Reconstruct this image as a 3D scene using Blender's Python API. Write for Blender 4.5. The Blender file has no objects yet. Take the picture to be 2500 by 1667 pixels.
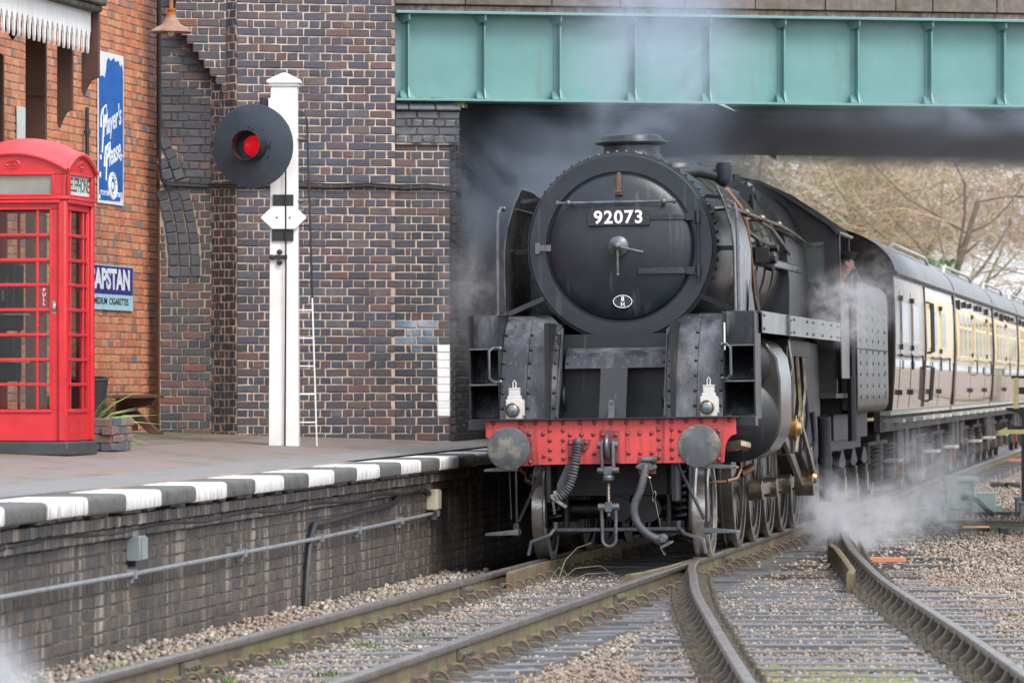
import bpy, bmesh, math, random
import numpy as np
from mathutils import Matrix, Vector, noise as mnoise
rad = math.radians
rng = random.Random(11)
SC = bpy.context.scene
COL = SC.collection
# ------------------------------------------------------------------ camera, world, sun, exposure
FPX, HY, ZC = 12060.0, 935.0, 1.64          # long lens; the horizon sits a little below mid frame
cam_d = bpy.data.cameras.new('camera'); cam = bpy.data.objects.new('camera', cam_d); COL.objects.link(cam)
cam.location = (0, 0, ZC); cam.rotation_euler = (rad(90), 0, 0)
cam_d.sensor_width = 36; cam_d.lens = FPX / 2500 * 36; cam_d.shift_y = (HY - 833.5) / 2500
cam_d.clip_start = 0.5; cam_d.clip_end = 3000
cam_d.dof.use_dof = True; cam_d.dof.focus_distance = 46.5; cam_d.dof.aperture_fstop = 5.6
SC.camera = cam
world = bpy.data.worlds.new('World'); SC.world = world; world.use_nodes = True
wn = world.node_tree.nodes; wl = world.node_tree.links
sky = wn.new('ShaderNodeTexSky'); sky.sky_type = 'NISHITA'; sky.sun_disc = False
SUN_EL, SUN_AZ = 50.0, 145.0                # azimuth clockwise from +Y: behind the camera, to its right
sky.sun_elevation = rad(SUN_EL); sky.sun_rotation = rad(SUN_AZ)
sky.dust_density = 3.0; sky.air_density = 1.0; sky.ozone_density = 1.0
hsv = wn.new('ShaderNodeHueSaturation'); hsv.inputs['Saturation'].default_value = 0.65   # thin cloud: paler than clear blue
veil = wn.new('ShaderNodeMix'); veil.data_type = 'RGBA'; veil.inputs[0].default_value = .5; veil.inputs[7].default_value = (5.2,5.6,6.2,1)   # a bright cloud veil over the clear sky
wl.new(sky.outputs[0], hsv.inputs['Color']); wl.new(hsv.outputs[0], veil.inputs[6]); wl.new(veil.outputs[2], wn['Background'].inputs[0])
wn['Background'].inputs[1].default_value = 0.15
sun_d = bpy.data.lights.new('sun', 'SUN'); sun_d.energy = 1.1; sun_d.angle = rad(25); sun_d.color = (1, .96, .9)
sun = bpy.data.objects.new('sun', sun_d); COL.objects.link(sun); sun.location = (-20, -20, 60)
sv = Vector((math.sin(rad(SUN_AZ)) * math.cos(rad(SUN_EL)), math.cos(rad(SUN_AZ)) * math.cos(rad(SUN_EL)), math.sin(rad(SUN_EL))))
sun.rotation_euler = (-sv).to_track_quat('-Z', 'Y').to_euler()
vs = SC.view_settings; vs.view_transform = 'Standard'; vs.look = 'None'; vs.gamma = 1; vs.use_curve_mapping = False
vs.exposure = 1.2
SC.render.engine = 'CYCLES'
SC.cycles.use_denoising = True
SC.cycles.max_bounces = 6; SC.cycles.diffuse_bounces = 3; SC.cycles.glossy_bounces = 3
SC.cycles.transparent_max_bounces = 12; SC.cycles.volume_bounces = 2; SC.cycles.transmission_bounces = 6
SC.cycles.volume_max_steps = 128

# ------------------------------------------------------------------ helpers: meshes
I4 = Matrix.Identity(4)
def T(x, y, z): return Matrix.Translation((x, y, z))
def RX(a): return Matrix.Rotation(rad(a), 4, 'X')
def RY(a): return Matrix.Rotation(rad(a), 4, 'Y')
def RZ(a): return Matrix.Rotation(rad(a), 4, 'Z')
def AXF(x, y, z): return T(x, y, z) @ RX(90)      # lathe axis towards -y (the front)
def AXS(x, y, z): return T(x, y, z) @ RY(90)      # lathe axis towards +x

class MB:
    def __init__(s): s.v = []; s.f = []
    def add(s, vs_, fs, M=None):
        o = len(s.v)
        if M is not None: s.v += [tuple(M @ Vector(p)) for p in vs_]
        else: s.v += [tuple(p) for p in vs_]
        s.f += [[i + o for i in f] for f in fs]
        return s
    def box(s, x0, x1, y0, y1, z0, z1, M=None):
        v = [(x0,y0,z0),(x1,y0,z0),(x1,y1,z0),(x0,y1,z0),(x0,y0,z1),(x1,y0,z1),(x1,y1,z1),(x0,y1,z1)]
        return s.add(v, [[3,2,1,0],[4,5,6,7],[0,1,5,4],[1,2,6,5],[2,3,7,6],[3,0,4,7]], M)
    def bar(s, a, b, w, h, up=(0,0,1)):             # rectangular bar from a to b
        a = Vector(a); b = Vector(b); d = b - a; L = d.length; d.normalize()
        u = Vector(up)
        if abs(d.dot(u)) > .98: u = Vector((1,0,0))
        sx = d.cross(u).normalized(); uz = sx.cross(d).normalized()
        M = Matrix(((sx.x,d.x,uz.x,a.x),(sx.y,d.y,uz.y,a.y),(sx.z,d.z,uz.z,a.z),(0,0,0,1)))
        return s.box(-w/2, w/2, 0, L, -h/2, h/2, M)
    def tube(s, pts, r, n=8, closed=False, caps=True):
        pts = [Vector(p) for p in pts]; m = len(pts)
        rs = r if isinstance(r, (list, tuple)) else [r]*m
        tan = []
        for i in range(m):
            a = pts[i-1] if (i > 0 or closed) else pts[i]; b = pts[(i+1) % m] if (i < m-1 or closed) else pts[i]
            tan.append((b-a).normalized())
        t0 = tan[0]; nrm = t0.orthogonal().normalized(); vs_ = []; last = t0
        for i in range(m):
            q = last.rotation_difference(tan[i]); nrm = (q @ nrm); nrm = (nrm - tan[i]*nrm.dot(tan[i])).normalized(); last = tan[i]
            bn = tan[i].cross(nrm)
            for k in range(n):
                a = 2*math.pi*k/n; vs_.append(pts[i] + (nrm*math.cos(a) + bn*math.sin(a))*rs[i])
        fs = []
        for i in range(m if closed else m-1):
            j = (i+1) % m
            for k in range(n):
                k2 = (k+1) % n; fs.append([i*n+k, i*n+k2, j*n+k2, j*n+k])
        if caps and not closed:
            fs.append([k for k in range(n)][::-1]); fs.append([(m-1)*n+k for k in range(n)])
        return s.add(vs_, fs)
    def lathe(s, prof, M=None, n=32, cap0=True, cap1=True):
        vs_ = []; fs = []
        for r, h in prof:
            for k in range(n):
                a = 2*math.pi*k/n; vs_.append((max(r,1e-4)*math.cos(a), max(r,1e-4)*math.sin(a), h))
        for i in range(len(prof)-1):
            for k in range(n):
                k2 = (k+1) % n; fs.append([i*n+k, i*n+k2, (i+1)*n+k2, (i+1)*n+k])
        if cap0: fs.append(list(range(n))[::-1])
        if cap1: fs.append([(len(prof)-1)*n+k for k in range(n)])
        return s.add(vs_, fs, M)
    def cyl(s, a, b, r, n=16, r2=None): return s.tube([a, b], [r, r if r2 is None else r2], n)
    def prism(s, poly, axis, t0, t1, M=None):
        f = {'x': lambda p,t: (t,p[0],p[1]), 'y': lambda p,t: (p[0],t,p[1]), 'z': lambda p,t: (p[0],p[1],t)}[axis]
        n = len(poly); v = [f(p,t0) for p in poly] + [f(p,t1) for p in poly]
        fs = [list(range(n))[::-1], [n+i for i in range(n)]] + [[i,(i+1)%n,n+(i+1)%n,n+i] for i in range(n)]
        return s.add(v, fs, M)
    def grid(s, rows, closed=False):                # list of equal length point rows
        n = len(rows[0]); v = [p for r in rows for p in r]; fs = []
        for i in range(len(rows)-1):
            for k in range(n if closed else n-1):
                k2 = (k+1) % n; fs.append([i*n+k, i*n+k2, (i+1)*n+k2, (i+1)*n+k])
        return s.add(v, fs)
    def slab(s, poly2, t, axis):                    # an open profile swept along axis with thickness: poly2 list of (a,b), t=(t0,t1,thick)
        pts = [Vector((p[0], p[1])) for p in poly2]; off = []
        for i, p in enumerate(pts):
            a = pts[max(i-1,0)]; b = pts[min(i+1,len(pts)-1)]; d = (b-a).normalized(); off.append(p + Vector((-d.y, d.x))*t[2])
        return s.prism([tuple(p) for p in pts] + [tuple(p) for p in off[::-1]], axis, t[0], t[1])
    def ball(s, c, r, n=10, M=None, sc=(1,1,1)):
        pr = [(r*math.sin(math.pi*i/(n//2+1)), -r*math.cos(math.pi*i/(n//2+1))) for i in range(n//2+2)]
        MM = T(*c) @ Matrix.Diagonal((sc[0],sc[1],sc[2],1))
        return s.lathe(pr, (M @ MM) if M is not None else MM, n, False, False)
    def mesh(s, name, mats=None, smooth=35):
        me = bpy.data.meshes.new(name); me.from_pydata(s.v, [], s.f); 
        bm = bmesh.new(); bm.from_mesh(me); bmesh.ops.recalc_face_normals(bm, faces=bm.faces); bm.to_mesh(me); bm.free()
        if smooth:
            me.polygons.foreach_set('use_smooth', [True]*len(me.polygons)); me.set_sharp_from_angle(angle=rad(smooth))
        if mats: me.materials.append(mats)
        return me
    def build(s, name, mat, parent=None, smooth=35, bev=0, kind=None, M=None):
        o = bpy.data.objects.new(name, s.mesh(name, mat, smooth)); COL.objects.link(o)
        if parent is not None: o.parent = parent
        if M is not None: o.matrix_basis = M
        if bev:
            m = o.modifiers.new('edge', 'BEVEL'); m.width = bev; m.segments = 2; m.limit_method = 'ANGLE'; m.angle_limit = rad(40)
        if kind: o['kind'] = kind
        return o

def tag(o, label, cat, group=None):
    o['label'] = label; o['category'] = cat
    if group: o['group'] = group
    return o
def thing(name, label, cat, loc=(0,0,0), group=None, M=None):
    o = bpy.data.objects.new(name, None); COL.objects.link(o); o.empty_display_size = .2
    if M is not None: o.matrix_basis = M
    else: o.location = loc
    return tag(o, label, cat, group)
def inst(name, me, parent, M):
    o = bpy.data.objects.new(name, me); COL.objects.link(o); o.parent = parent; o.matrix_basis = M
    return o
def copy_tree(o, parent=None):
    c = o.copy(); COL.objects.link(c)
    if parent is not None: c.parent = parent
    for ch in list(o.children): copy_tree(ch, c)
    return c
def text(name, body, M, mat, parent, size=1, ext=.004, sx=1, shear=0, bold=0, align='CENTER', spacing=1):
    cu = bpy.data.curves.new(name, 'FONT'); cu.body = body; cu.size = size; cu.extrude = ext; cu.shear = shear; cu.offset = bold
    cu.align_x = align; cu.align_y = 'CENTER'; cu.space_character = spacing; cu.resolution_u = 4
    tmp = bpy.data.objects.new('tmp', cu); COL.objects.link(tmp)
    dg = bpy.context.evaluated_depsgraph_get(); me = bpy.data.meshes.new_from_object(tmp.evaluated_get(dg))
    bpy.data.objects.remove(tmp); bpy.data.curves.remove(cu)
    me.materials.clear(); me.materials.append(mat); me.name = name
    me.transform(M @ Matrix.Diagonal((sx,1,1,1)))
    o = bpy.data.objects.new(name, me); COL.objects.link(o)
    if parent is not None: o.parent = parent
    return o
def px(p): return (1250 + FPX*p[0]/p[1], HY - FPX*(p[2]-ZC)/p[1])

# ------------------------------------------------------------------ helpers: materials
class NT:
    def __init__(s, name):
        s.m = bpy.data.materials.new(name); s.m.use_nodes = True; s.n = s.m.node_tree.nodes; s.l = s.m.node_tree.links
        s.b = s.n['Principled BSDF']; s.out = s.n['Material Output']
        s.pos = s.n.new('ShaderNodeNewGeometry').outputs
    def new(s, t, **kw):
        n = s.n.new(t)
        for k, v in kw.items(): setattr(n, k, v)
        return n
    def link(s, a, b): s.l.new(a, b)
    def coords(s, sc):
        if isinstance(sc, (int, float)): sc = (sc, sc, sc)
        v = s.new('ShaderNodeVectorMath', operation='MULTIPLY'); s.link(s.pos['Position'], v.inputs[0]); v.inputs[1].default_value = sc
        return v.outputs[0]
    def noise(s, sc, detail=4, rough=.6, dist=0):
        n = s.new('ShaderNodeTexNoise'); n.inputs['Scale'].default_value = 1; n.inputs['Detail'].default_value = detail
        n.inputs['Roughness'].default_value = rough; n.inputs['Distortion'].default_value = dist
        s.link(s.coords(sc), n.inputs['Vector']); return n.outputs['Fac']
    def ramp(s, fac, stops, interp='LINEAR'):
        r = s.new('ShaderNodeValToRGB'); r.color_ramp.interpolation = interp; e = r.color_ramp.elements
        while len(e) < len(stops): e.new(.5)
        for i, (p, c) in enumerate(stops):
            e[i].position = p; e[i].color = (c[0],c[1],c[2],1) if isinstance(c,(tuple,list)) else (c,c,c,1)
        s.link(fac, r.inputs[0]); return r.outputs[0]
    def mix(s, a, b, fac, mode='MIX'):
        m = s.new('ShaderNodeMix', data_type='RGBA', blend_type=mode)
        for val, i in ((fac,0),(a,6),(b,7)):
            if isinstance(val,(tuple,list)): m.inputs[i].default_value = (val[0],val[1],val[2],1)
            elif isinstance(val,(int,float)): m.inputs[i].default_value = val
            else: s.link(val, m.inputs[i])
        return m.outputs[2]
    def math(s, op, a, b=None, c=None):
        m = s.new('ShaderNodeMath', operation=op)
        for i, v in enumerate((a,b,c)):
            if v is None: continue
            if isinstance(v,(int,float)): m.inputs[i].default_value = v
            else: s.link(v, m.inputs[i])
        return m.outputs[0]
    def bump(s, h, strength=.3, dist=.01):
        b = s.new('ShaderNodeBump'); b.inputs['Strength'].default_value = strength; b.inputs['Distance'].default_value = dist
        s.link(h, b.inputs['Height']); s.link(b.outputs[0], s.b.inputs['Normal'])
    def set(s, **kw):
        for k, v in kw.items():
            i = s.b.inputs[k.replace('_',' ')]
            if isinstance(v,(tuple,list)): i.default_value = (*v,1) if len(v)==3 else v
            elif isinstance(v,(int,float)): i.default_value = v
            else: s.link(v, i)
        return s

def pbr(name, col, rough=.6, metal=0., var=.25, scale=5, bump=.15, bscale=60, dirt=None, dlo=.5, dhi=.75, dscale=(2,2,2), streak=None, slo=.5, shi=.8, sscale=(14,14,.7), bdist=.006, rvar=.12, spec=.5):
    t = NT(name)
    n = t.noise(scale, 5)
    c = t.mix(tuple(x*(1-var) for x in col), tuple(min(1,x*(1+var)) for x in col), t.ramp(n, [(.3,0.),(.7,1.)]))
    if dirt: c = t.mix(c, dirt, t.ramp(t.noise(dscale,6,.65), [(dlo,0.),(dhi,1.)]))
    if streak: c = t.mix(c, streak, t.ramp(t.noise(sscale,5,.6), [(slo,0.),(shi,.8)]))
    r = t.math('MULTIPLY_ADD', t.noise(scale*1.7,4), rvar*2, max(rough-rvar,.02))
    t.set(Base_Color=c, Roughness=r, Metallic=metal); t.b.inputs['Specular IOR Level'].default_value = spec
    if bump: t.bump(t.noise(bscale,3), bump, bdist)
    return t.m

def brick_mat(name, palette, wear, wearlo=.55, wearhi=.8, wamt=.7, soot=None, rough=.65, streaky=False, sl=.5, sh=.75, namp=.35):
    t = NT(name)
    oi = t.new('ShaderNodeObjectInfo').outputs['Random']
    r = t.math('FRACT', t.math('ADD', t.math('MULTIPLY', t.pos['Random Per Island'], 7.31), t.math('MULTIPLY', oi, 5.77)))
    stops = []; acc = 0; tot = sum(w for _, w in palette)
    for c, w in palette: stops.append((acc/tot, c)); acc += w
    c = t.ramp(r, stops, 'CONSTANT')
    n = t.noise(26, 5, .7)
    c = t.mix(c, t.ramp(n, [(.25,1-namp),(.75,1+namp)]), .9, 'MULTIPLY')
    nb = t.noise(11, 4, .6)                           # kiss marks: patches of another firing colour on a brick
    c = t.mix(c, palette[1][0], t.ramp(nb, [(.58,0.),(.64,.55)]))
    w = t.noise((5,5,.9) if streaky else (3,3,3), 6, .7)
    c = t.mix(c, wear, t.ramp(w, [(wearlo,0.),(wearhi,wamt)]))
    if soot: c = t.mix(c, soot, t.ramp(t.noise((.9,.9,.5),5), [(sl,0.),(sh,.75)]))
    t.set(Base_Color=c, Roughness=t.math('MULTIPLY_ADD', n, .3, rough-.15))
    t.bump(t.math('ADD', n, t.math('MULTIPLY', t.noise(90,3), .5)), .5, .004)
    return t.m
# ------------------------------------------------------------------ materials
M = {}
M['black'] = pbr('loco_black', (.008,.0095,.013), .42, var=.3, scale=2.2, dirt=(.034,.038,.045), dlo=.52, dhi=.8, dscale=(2.2,2.2,1.6), streak=(.13,.135,.14), slo=.62, shi=.85, bump=.12, bscale=35)
M['smokebox'] = pbr('smokebox_black', (.015,.020,.028), .34, var=.3, scale=3, dirt=(.009,.008,.010), dlo=.5, dhi=.7, dscale=(3,3,3), streak=(.10,.11,.12), slo=.58, shi=.85, bump=.1, bscale=40)
M['apron'] = pbr('apron_black', (.016,.019,.025), .33, var=.35, scale=2.4, dirt=(.16,.165,.175), dlo=.45, dhi=.75, dscale=(3,3,1.4), streak=(.2,.2,.21), slo=.58, shi=.85, sscale=(26,26,2), bump=.15, bscale=50)  # pale dirt colour also paints in the sky's sheen on the plates
M['gloss'] = pbr('side_gloss', (.03,.028,.026), .24, var=.25, scale=2, dirt=(.075,.07,.055), dlo=.4, dhi=.8, streak=(.09,.085,.07), slo=.6, shi=.85, sscale=(3,3,.4), bump=.08, bscale=12, rvar=.08)
M['tendermat'] = pbr('tender_black', (.035,.034,.03), .34, var=.2, scale=2, dirt=(.1,.097,.08), dlo=.38, dhi=.75, streak=(.14,.135,.11), slo=.55, shi=.85, sscale=(4,4,.35), bump=.08, bscale=10, rvar=.08)
M['dark'] = pbr('grimy_black', (.007,.007,.009), .55, var=.4, scale=5, dirt=(.022,.02,.019), dlo=.5, dhi=.8, bump=.25, bscale=50)
M['steel'] = pbr('bright_steel', (.42,.41,.39), .3, metal=1, var=.25, scale=9, dirt=(.1,.085,.07), dlo=.45, dhi=.7, dscale=(6,6,6), bump=.08)
M['greysteel'] = pbr('grey_steel', (.13,.14,.15), .42, metal=.55, var=.3, scale=8, dirt=(.05,.05,.052), dlo=.5, dhi=.75, dscale=(7,7,7), bump=.12)
M['rod'] = pbr('oily_steel', (.25,.21,.16), .32, metal=.9, var=.3, scale=6, dirt=(.05,.04,.035), dlo=.42, dhi=.7, dscale=(5,5,5))
M['bronze'] = pbr('bronze', (.42,.25,.11), .32, metal=1, var=.2, dirt=(.08,.055,.035), dlo=.5, dhi=.75)
M['copper'] = pbr('copper_pipe', (.36,.20,.13), .34, metal=1, var=.2, dirt=(.12,.06,.04), dlo=.55, dhi=.8)
M['bufferface'] = pbr('buffer_face', (.085,.092,.1), .45, metal=.25, var=.3, scale=7, dirt=(.2,.19,.15), dlo=.50, dhi=.60, dscale=(5.5,5.5,5.5), streak=(.04,.04,.045), slo=.5, shi=.8, sscale=(9,9,3), bump=.2, bscale=50)
M['beamred'] = pbr('buffer_beam_red', (.56,.055,.055), .45, var=.12, scale=5, dirt=(.5,.07,.06), dlo=.4, dhi=.7, streak=(.075,.02,.022), slo=.51, shi=.70, sscale=(20,20,1.1), bump=.1)
M['rivetred'] = pbr('rivet_red', (.2,.035,.035), .45, var=.4, scale=30)
M['white'] = pbr('white_paint', (.78,.78,.77), .42, var=.03, scale=4, dirt=(.60,.59,.54), dlo=.52, dhi=.8, streak=(.42,.41,.36), slo=.62, shi=.9, sscale=(20,20,1.2), bump=.06)
M['lampwhite'] = pbr('lamp_white', (.54,.53,.51), .4, var=.05, scale=10, dirt=(.5,.47,.44), dlo=.58, dhi=.8, dscale=(16,16,16))
M['numwhite'] = pbr('number_white', (.85,.85,.84), .4, var=.02, dirt=(.55,.52,.5), dlo=.6, dhi=.85, dscale=(15,15,15))
M['hose'] = pbr('rubber_hose', (.055,.06,.066), .6, var=.3, scale=14, dirt=(.11,.115,.12), dlo=.5, dhi=.8, dscale=(9,9,9), bump=.3)
t = NT('lamp_lens'); t.set(Base_Color=(.10,.15,.15), Roughness=.06, Metallic=0.); t.b.inputs['Coat Weight'].default_value = 1; t.b.inputs['Specular IOR Level'].default_value = 1; M['lens'] = t.m
# brown, cream and roof of the coaches
M['cream'] = pbr('coach_cream', (.66,.53,.25), .22, var=.08, scale=1.5, dirt=(.55,.42,.2), dlo=.45, dhi=.8, streak=(.46,.36,.18), slo=.62, shi=.9, sscale=(5,5,.4), bump=.30, bscale=(9,9,.5), bdist=.01, rvar=.06)
M['choc'] = pbr('coach_chocolate_sheen', (.28,.22,.18), .06, var=.12, scale=2, dirt=(.34,.29,.23), dlo=.4, dhi=.75, bump=.35, bscale=(9,9,.5), bdist=.012, rvar=.05)  # chocolate paint lightened: base and dirt colours carry the pale grazing reflection
M['maroon'] = pbr('coach_end', (.052,.02,.022), .3, var=.2, scale=3, dirt=(.03,.018,.018), dlo=.4, dhi=.7, bump=.08)
M['roofgrey'] = pbr('coach_roof', (.18,.182,.188), .5, var=.12, scale=3, dirt=(.22,.22,.23), dlo=.5, dhi=.8, dscale=(1,1,1))
M['underframe'] = pbr('underframe', (.035,.03,.026), .7, var=.5, scale=6, dirt=(.11,.085,.065), dlo=.45, dhi=.75, bump=.4)
M['steptop'] = pbr('step_board', (.42,.41,.38), .6, var=.2)
t = NT('window_glass'); t.set(Base_Color=(.05,.06,.06), Roughness=.04); t.b.inputs['Specular IOR Level'].default_value = .8; M['glass'] = t.m
t = NT('pane_glass')                                # thin clear sheet of glass
tr = t.new('ShaderNodeBsdfTransparent'); tr.inputs[0].default_value = (.9,.92,.91,1); gl = t.new('ShaderNodeBsdfGlossy'); gl.inputs['Roughness'].default_value = .03
fr = t.new('ShaderNodeFresnel'); fr.inputs[0].default_value = 1.5; mx = t.new('ShaderNodeMixShader'); t.link(t.math('MULTIPLY', fr.outputs[0], .6), mx.inputs[0]); t.link(tr.outputs[0], mx.inputs[1]); t.link(gl.outputs[0], mx.inputs[2]); t.link(mx.outputs[0], t.out.inputs[0]); M['pane'] = t.m
# platform, bricks, bridge
M['mortar'] = pbr('mortar_pale', (.50,.395,.32), .9, var=.3, scale=5, dirt=(.54,.47,.41), dlo=.5, dhi=.75, dscale=(1.3,1.3,1.3), streak=(.12,.095,.08), slo=.48, shi=.75, sscale=(1.7,1.7,.8), bump=.5, bscale=120)
M['mortardark'] = pbr('mortar_dark', (.06,.05,.05), .9, var=.4, scale=2, dirt=(.36,.28,.2), dlo=.55, dhi=.62, dscale=(1.6,1.6,2.2), bump=.5, bscale=120)
M['mortarred'] = pbr('mortar_brown', (.27,.19,.13), .9, var=.3, scale=3, dirt=(.36,.34,.16), dlo=.6, dhi=.75, bump=.5, bscale=120)
M['mortarwall'] = pbr('mortar_black', (.06,.05,.043), .9, var=.4, scale=3, dirt=(.15,.14,.07), dlo=.5, dhi=.7, bump=.5)
P_main = [((.076,.058,.072),3),((.058,.056,.078),4),((.052,.060,.082),3),((.112,.066,.062),1.6),((.076,.058,.064),3),((.105,.082,.075),1.4),((.044,.045,.055),2.4),((.085,.088,.102),1)]
P_pier = [((.045,.05,.062),4),((.06,.055,.066),3),((.035,.04,.048),3),((.1,.062,.058),1.5),((.07,.05,.05),1.5)]
P_wing = [((.07,.06,.066),4),((.055,.058,.07),4),((.04,.045,.055),3),((.11,.06,.055),1.6),((.085,.06,.06),2),((.15,.06,.048),.5)]
P_red = [((.50,.185,.09),5),((.44,.15,.075),4),((.56,.24,.12),3),((.36,.14,.085),2),((.24,.14,.11),1.2),((.17,.15,.15),1.0),((.48,.23,.13),3)]
P_plat = [((.078,.062,.053),4),((.066,.055,.05),4),((.088,.068,.056),3),((.058,.052,.05),3),((.098,.07,.056),1.5)]
M['brickmain'] = brick_mat('brick_blue_purple', P_main, (.26,.23,.22), .58, .85, .55, soot=(.035,.03,.032), sl=.52, sh=.78)
M['brickpier'] = brick_mat('brick_dark_blue', P_pier, (.2,.21,.22), .62, .85, .5)
M['brickwing'] = brick_mat('brick_sooty', P_wing, (.12,.11,.11), .6, .9, .4, soot=(.03,.028,.03), sl=.5, sh=.7)
M['brickring'] = brick_mat('brick_arch_blue', [((.055,.06,.07),3),((.045,.05,.06),3),((.07,.072,.08),2),((.06,.055,.06),1)], (.14,.14,.15), .62, .9, .4)
M['brickred'] = brick_mat('brick_orange', P_red, (.5,.27,.14), .5, .8, .5, soot=(.13,.11,.1), sl=.56, sh=.75, namp=.2)
M['brickplat'] = brick_mat('brick_platform', P_plat, (.42,.36,.30), .52, .70, .85, soot=(.03,.026,.023), streaky=True, sl=.54, sh=.75)
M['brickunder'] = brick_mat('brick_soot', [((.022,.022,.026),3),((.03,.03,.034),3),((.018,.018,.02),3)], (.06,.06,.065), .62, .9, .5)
M['brickgrey'] = brick_mat('brick_planter', [((.13,.115,.1),3),((.08,.085,.095),3),((.17,.1,.085),2),((.16,.14,.11),2)], (.24,.23,.18), .5, .8, .6)
M['capping'] = pbr('blue_capping', (.075,.082,.095), .4, var=.25, scale=5, dirt=(.16,.17,.16), dlo=.55, dhi=.8, streak=(.03,.03,.035), slo=.5, shi=.8, sscale=(5,5,.7))
M['copingdark'] = pbr('coping_dark', (.105,.105,.10), .8, var=.3, scale=30, dirt=(.05,.055,.03), dlo=.5, dhi=.7, dscale=(3,3,3), bump=.5, bscale=90)
M['copingwhite'] = pbr('coping_white', (.8,.79,.77), .6, var=.04, scale=20, streak=(.07,.065,.05), slo=.50, shi=.62, sscale=(55,55,2.2), dirt=(.2,.2,.08), dlo=.66, dhi=.76, dscale=(4,4,4), bump=.35, bscale=90)
M['asphalt'] = pbr('platform_tarmac', (.19,.165,.155), .6, var=.22, scale=60, dirt=(.215,.16,.135), dlo=.42, dhi=.6, dscale=(1.2,.5,1), streak=(.10,.10,.075), slo=.5, shi=.7, sscale=(2.2,.9,1), bump=.5, bscale=180)
M['tarmacmoss'] = pbr('mossy_tarmac', (.17,.135,.115), .8, var=.25, scale=40, dirt=(.075,.085,.025), dlo=.45, dhi=.62, dscale=(1.3,1.3,1), bump=.5, bscale=120)
M['edgegrey'] = pbr('platform_edge_grey', (.19,.185,.18), .75, var=.15, scale=50, dirt=(.14,.14,.15), dlo=.5, dhi=.7, bump=.4, bscale=150)
M['teal'] = pbr('teal_paint', (.112,.262,.25), .42, var=.07, scale=3, dirt=(.15,.285,.28), dlo=.45, dhi=.75, dscale=(1,1,1.6), streak=(.13,.17,.15), slo=.56, shi=.85, sscale=(7,7,.9), bump=.05)
M['rusty'] = pbr('rusty_ledge', (.22,.17,.14), .8, var=.4, scale=12, dirt=(.42,.3,.24), dlo=.5, dhi=.65, dscale=(9,9,9), streak=(.05,.045,.045), slo=.5, shi=.7, bump=.5)
M['stone'] = pbr('parapet_stone', (.14,.12,.105), .85, var=.25, scale=14, dirt=(.075,.07,.05), dlo=.45, dhi=.7, dscale=(2.5,2.5,2.5), streak=(.24,.22,.2), slo=.62, shi=.85, bump=.5, bscale=70)
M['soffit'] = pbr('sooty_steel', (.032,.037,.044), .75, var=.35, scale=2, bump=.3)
# red kiosk, signs, timber
M['kred'] = pbr('kiosk_red', (.56,.02,.028), .3, var=.14, scale=5, dirt=(.42,.035,.035), dlo=.45, dhi=.75, streak=(.45,.08,.08), slo=.6, shi=.9, sscale=(9,9,.8), bump=.15, bscale=70)
M['kroof'] = pbr('kiosk_roof_red', (.60,.05,.06), .5, var=.12, scale=7, dirt=(.55,.1,.1), dlo=.45, dhi=.75, bump=.2)
M['plinth'] = pbr('plinth_black', (.035,.04,.042), .5, var=.3, scale=5, dirt=(.12,.14,.1), dlo=.55, dhi=.8)
M['opal'] = pbr('opal_glass', (.55,.62,.58), .3, var=.05)
M['fadedglass'] = pbr('dusty_glass', (.24,.235,.21), .25, var=.15, scale=7)
M['ink'] = pbr('black_lettering', (.02,.02,.022), .5, var=.1)
M['signblue'] = pbr('enamel_blue', (.015,.12,.42), .22, var=.1, scale=4, dirt=(.03,.15,.48), dlo=.4, dhi=.7)
M['signnavy'] = pbr('enamel_navy', (.02,.022,.22), .25, var=.12, scale=4)
M['signpale'] = pbr('enamel_pale_blue', (.36,.62,.70), .3, var=.06)
M['signwhite'] = pbr('enamel_white', (.75,.78,.8), .3, var=.05, dirt=(.6,.66,.7), dlo=.5, dhi=.8)
M['rust'] = pbr('rust', (.3,.11,.03), .85, var=.4, scale=20)
M['brown'] = pbr('brown_paint', (.085,.042,.032), .5, var=.12, scale=6, bump=.1)
M['benchwood'] = pbr('bench_brown', (.12,.055,.038), .5, var=.2, scale=6, dirt=(.2,.12,.09), dlo=.5, dhi=.8)
M['lampshade'] = pbr('rusty_enamel', (.24,.13,.085), .55, var=.25, scale=10, dirt=(.33,.22,.16), dlo=.5, dhi=.75, dscale=(8,8,8))
M['gutter'] = pbr('mossy_gutter', (.07,.066,.055), .85, var=.5, scale=14, dirt=(.17,.165,.14), dlo=.5, dhi=.7, dscale=(7,7,7), bump=.6)
M['discnavy'] = pbr('signal_disc', (.03,.042,.058), .38, var=.15, scale=5, streak=(.11,.12,.13), slo=.6, shi=.85, sscale=(9,9,.5), dirt=(.055,.07,.085), dlo=.5, dhi=.8)
M['blackiron'] = pbr('black_iron', (.02,.022,.026), .45, var=.3, scale=9, dirt=(.05,.05,.055), dlo=.55, dhi=.8)
M['galv'] = pbr('galvanised', (.26,.275,.285), .45, metal=.3, var=.2, scale=8, dirt=(.25,.1,.05), dlo=.62, dhi=.7, dscale=(1.2,1.2,1.2))
M['greybox'] = pbr('grey_box', (.2,.23,.24), .5, var=.12)
M['stonebox'] = pbr('beige_box', (.42,.38,.28), .6, var=.12)
M['cablemat'] = pbr('cable_black', (.018,.018,.02), .55, var=.3)
t = NT('red_aspect'); t.set(Base_Color=(.35,.004,.008), Roughness=.12, Emission_Color=(1,.01,.02)); t.b.inputs['Emission Strength'].default_value = .22
vv = t.new('ShaderNodeTexWave'); vv.inputs['Scale'].default_value = 30; t.link(t.pos['Position'], vv.inputs['Vector']); t.bump(vv.outputs['Fac'], .6, .01); M['red_light'] = t.m
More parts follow.
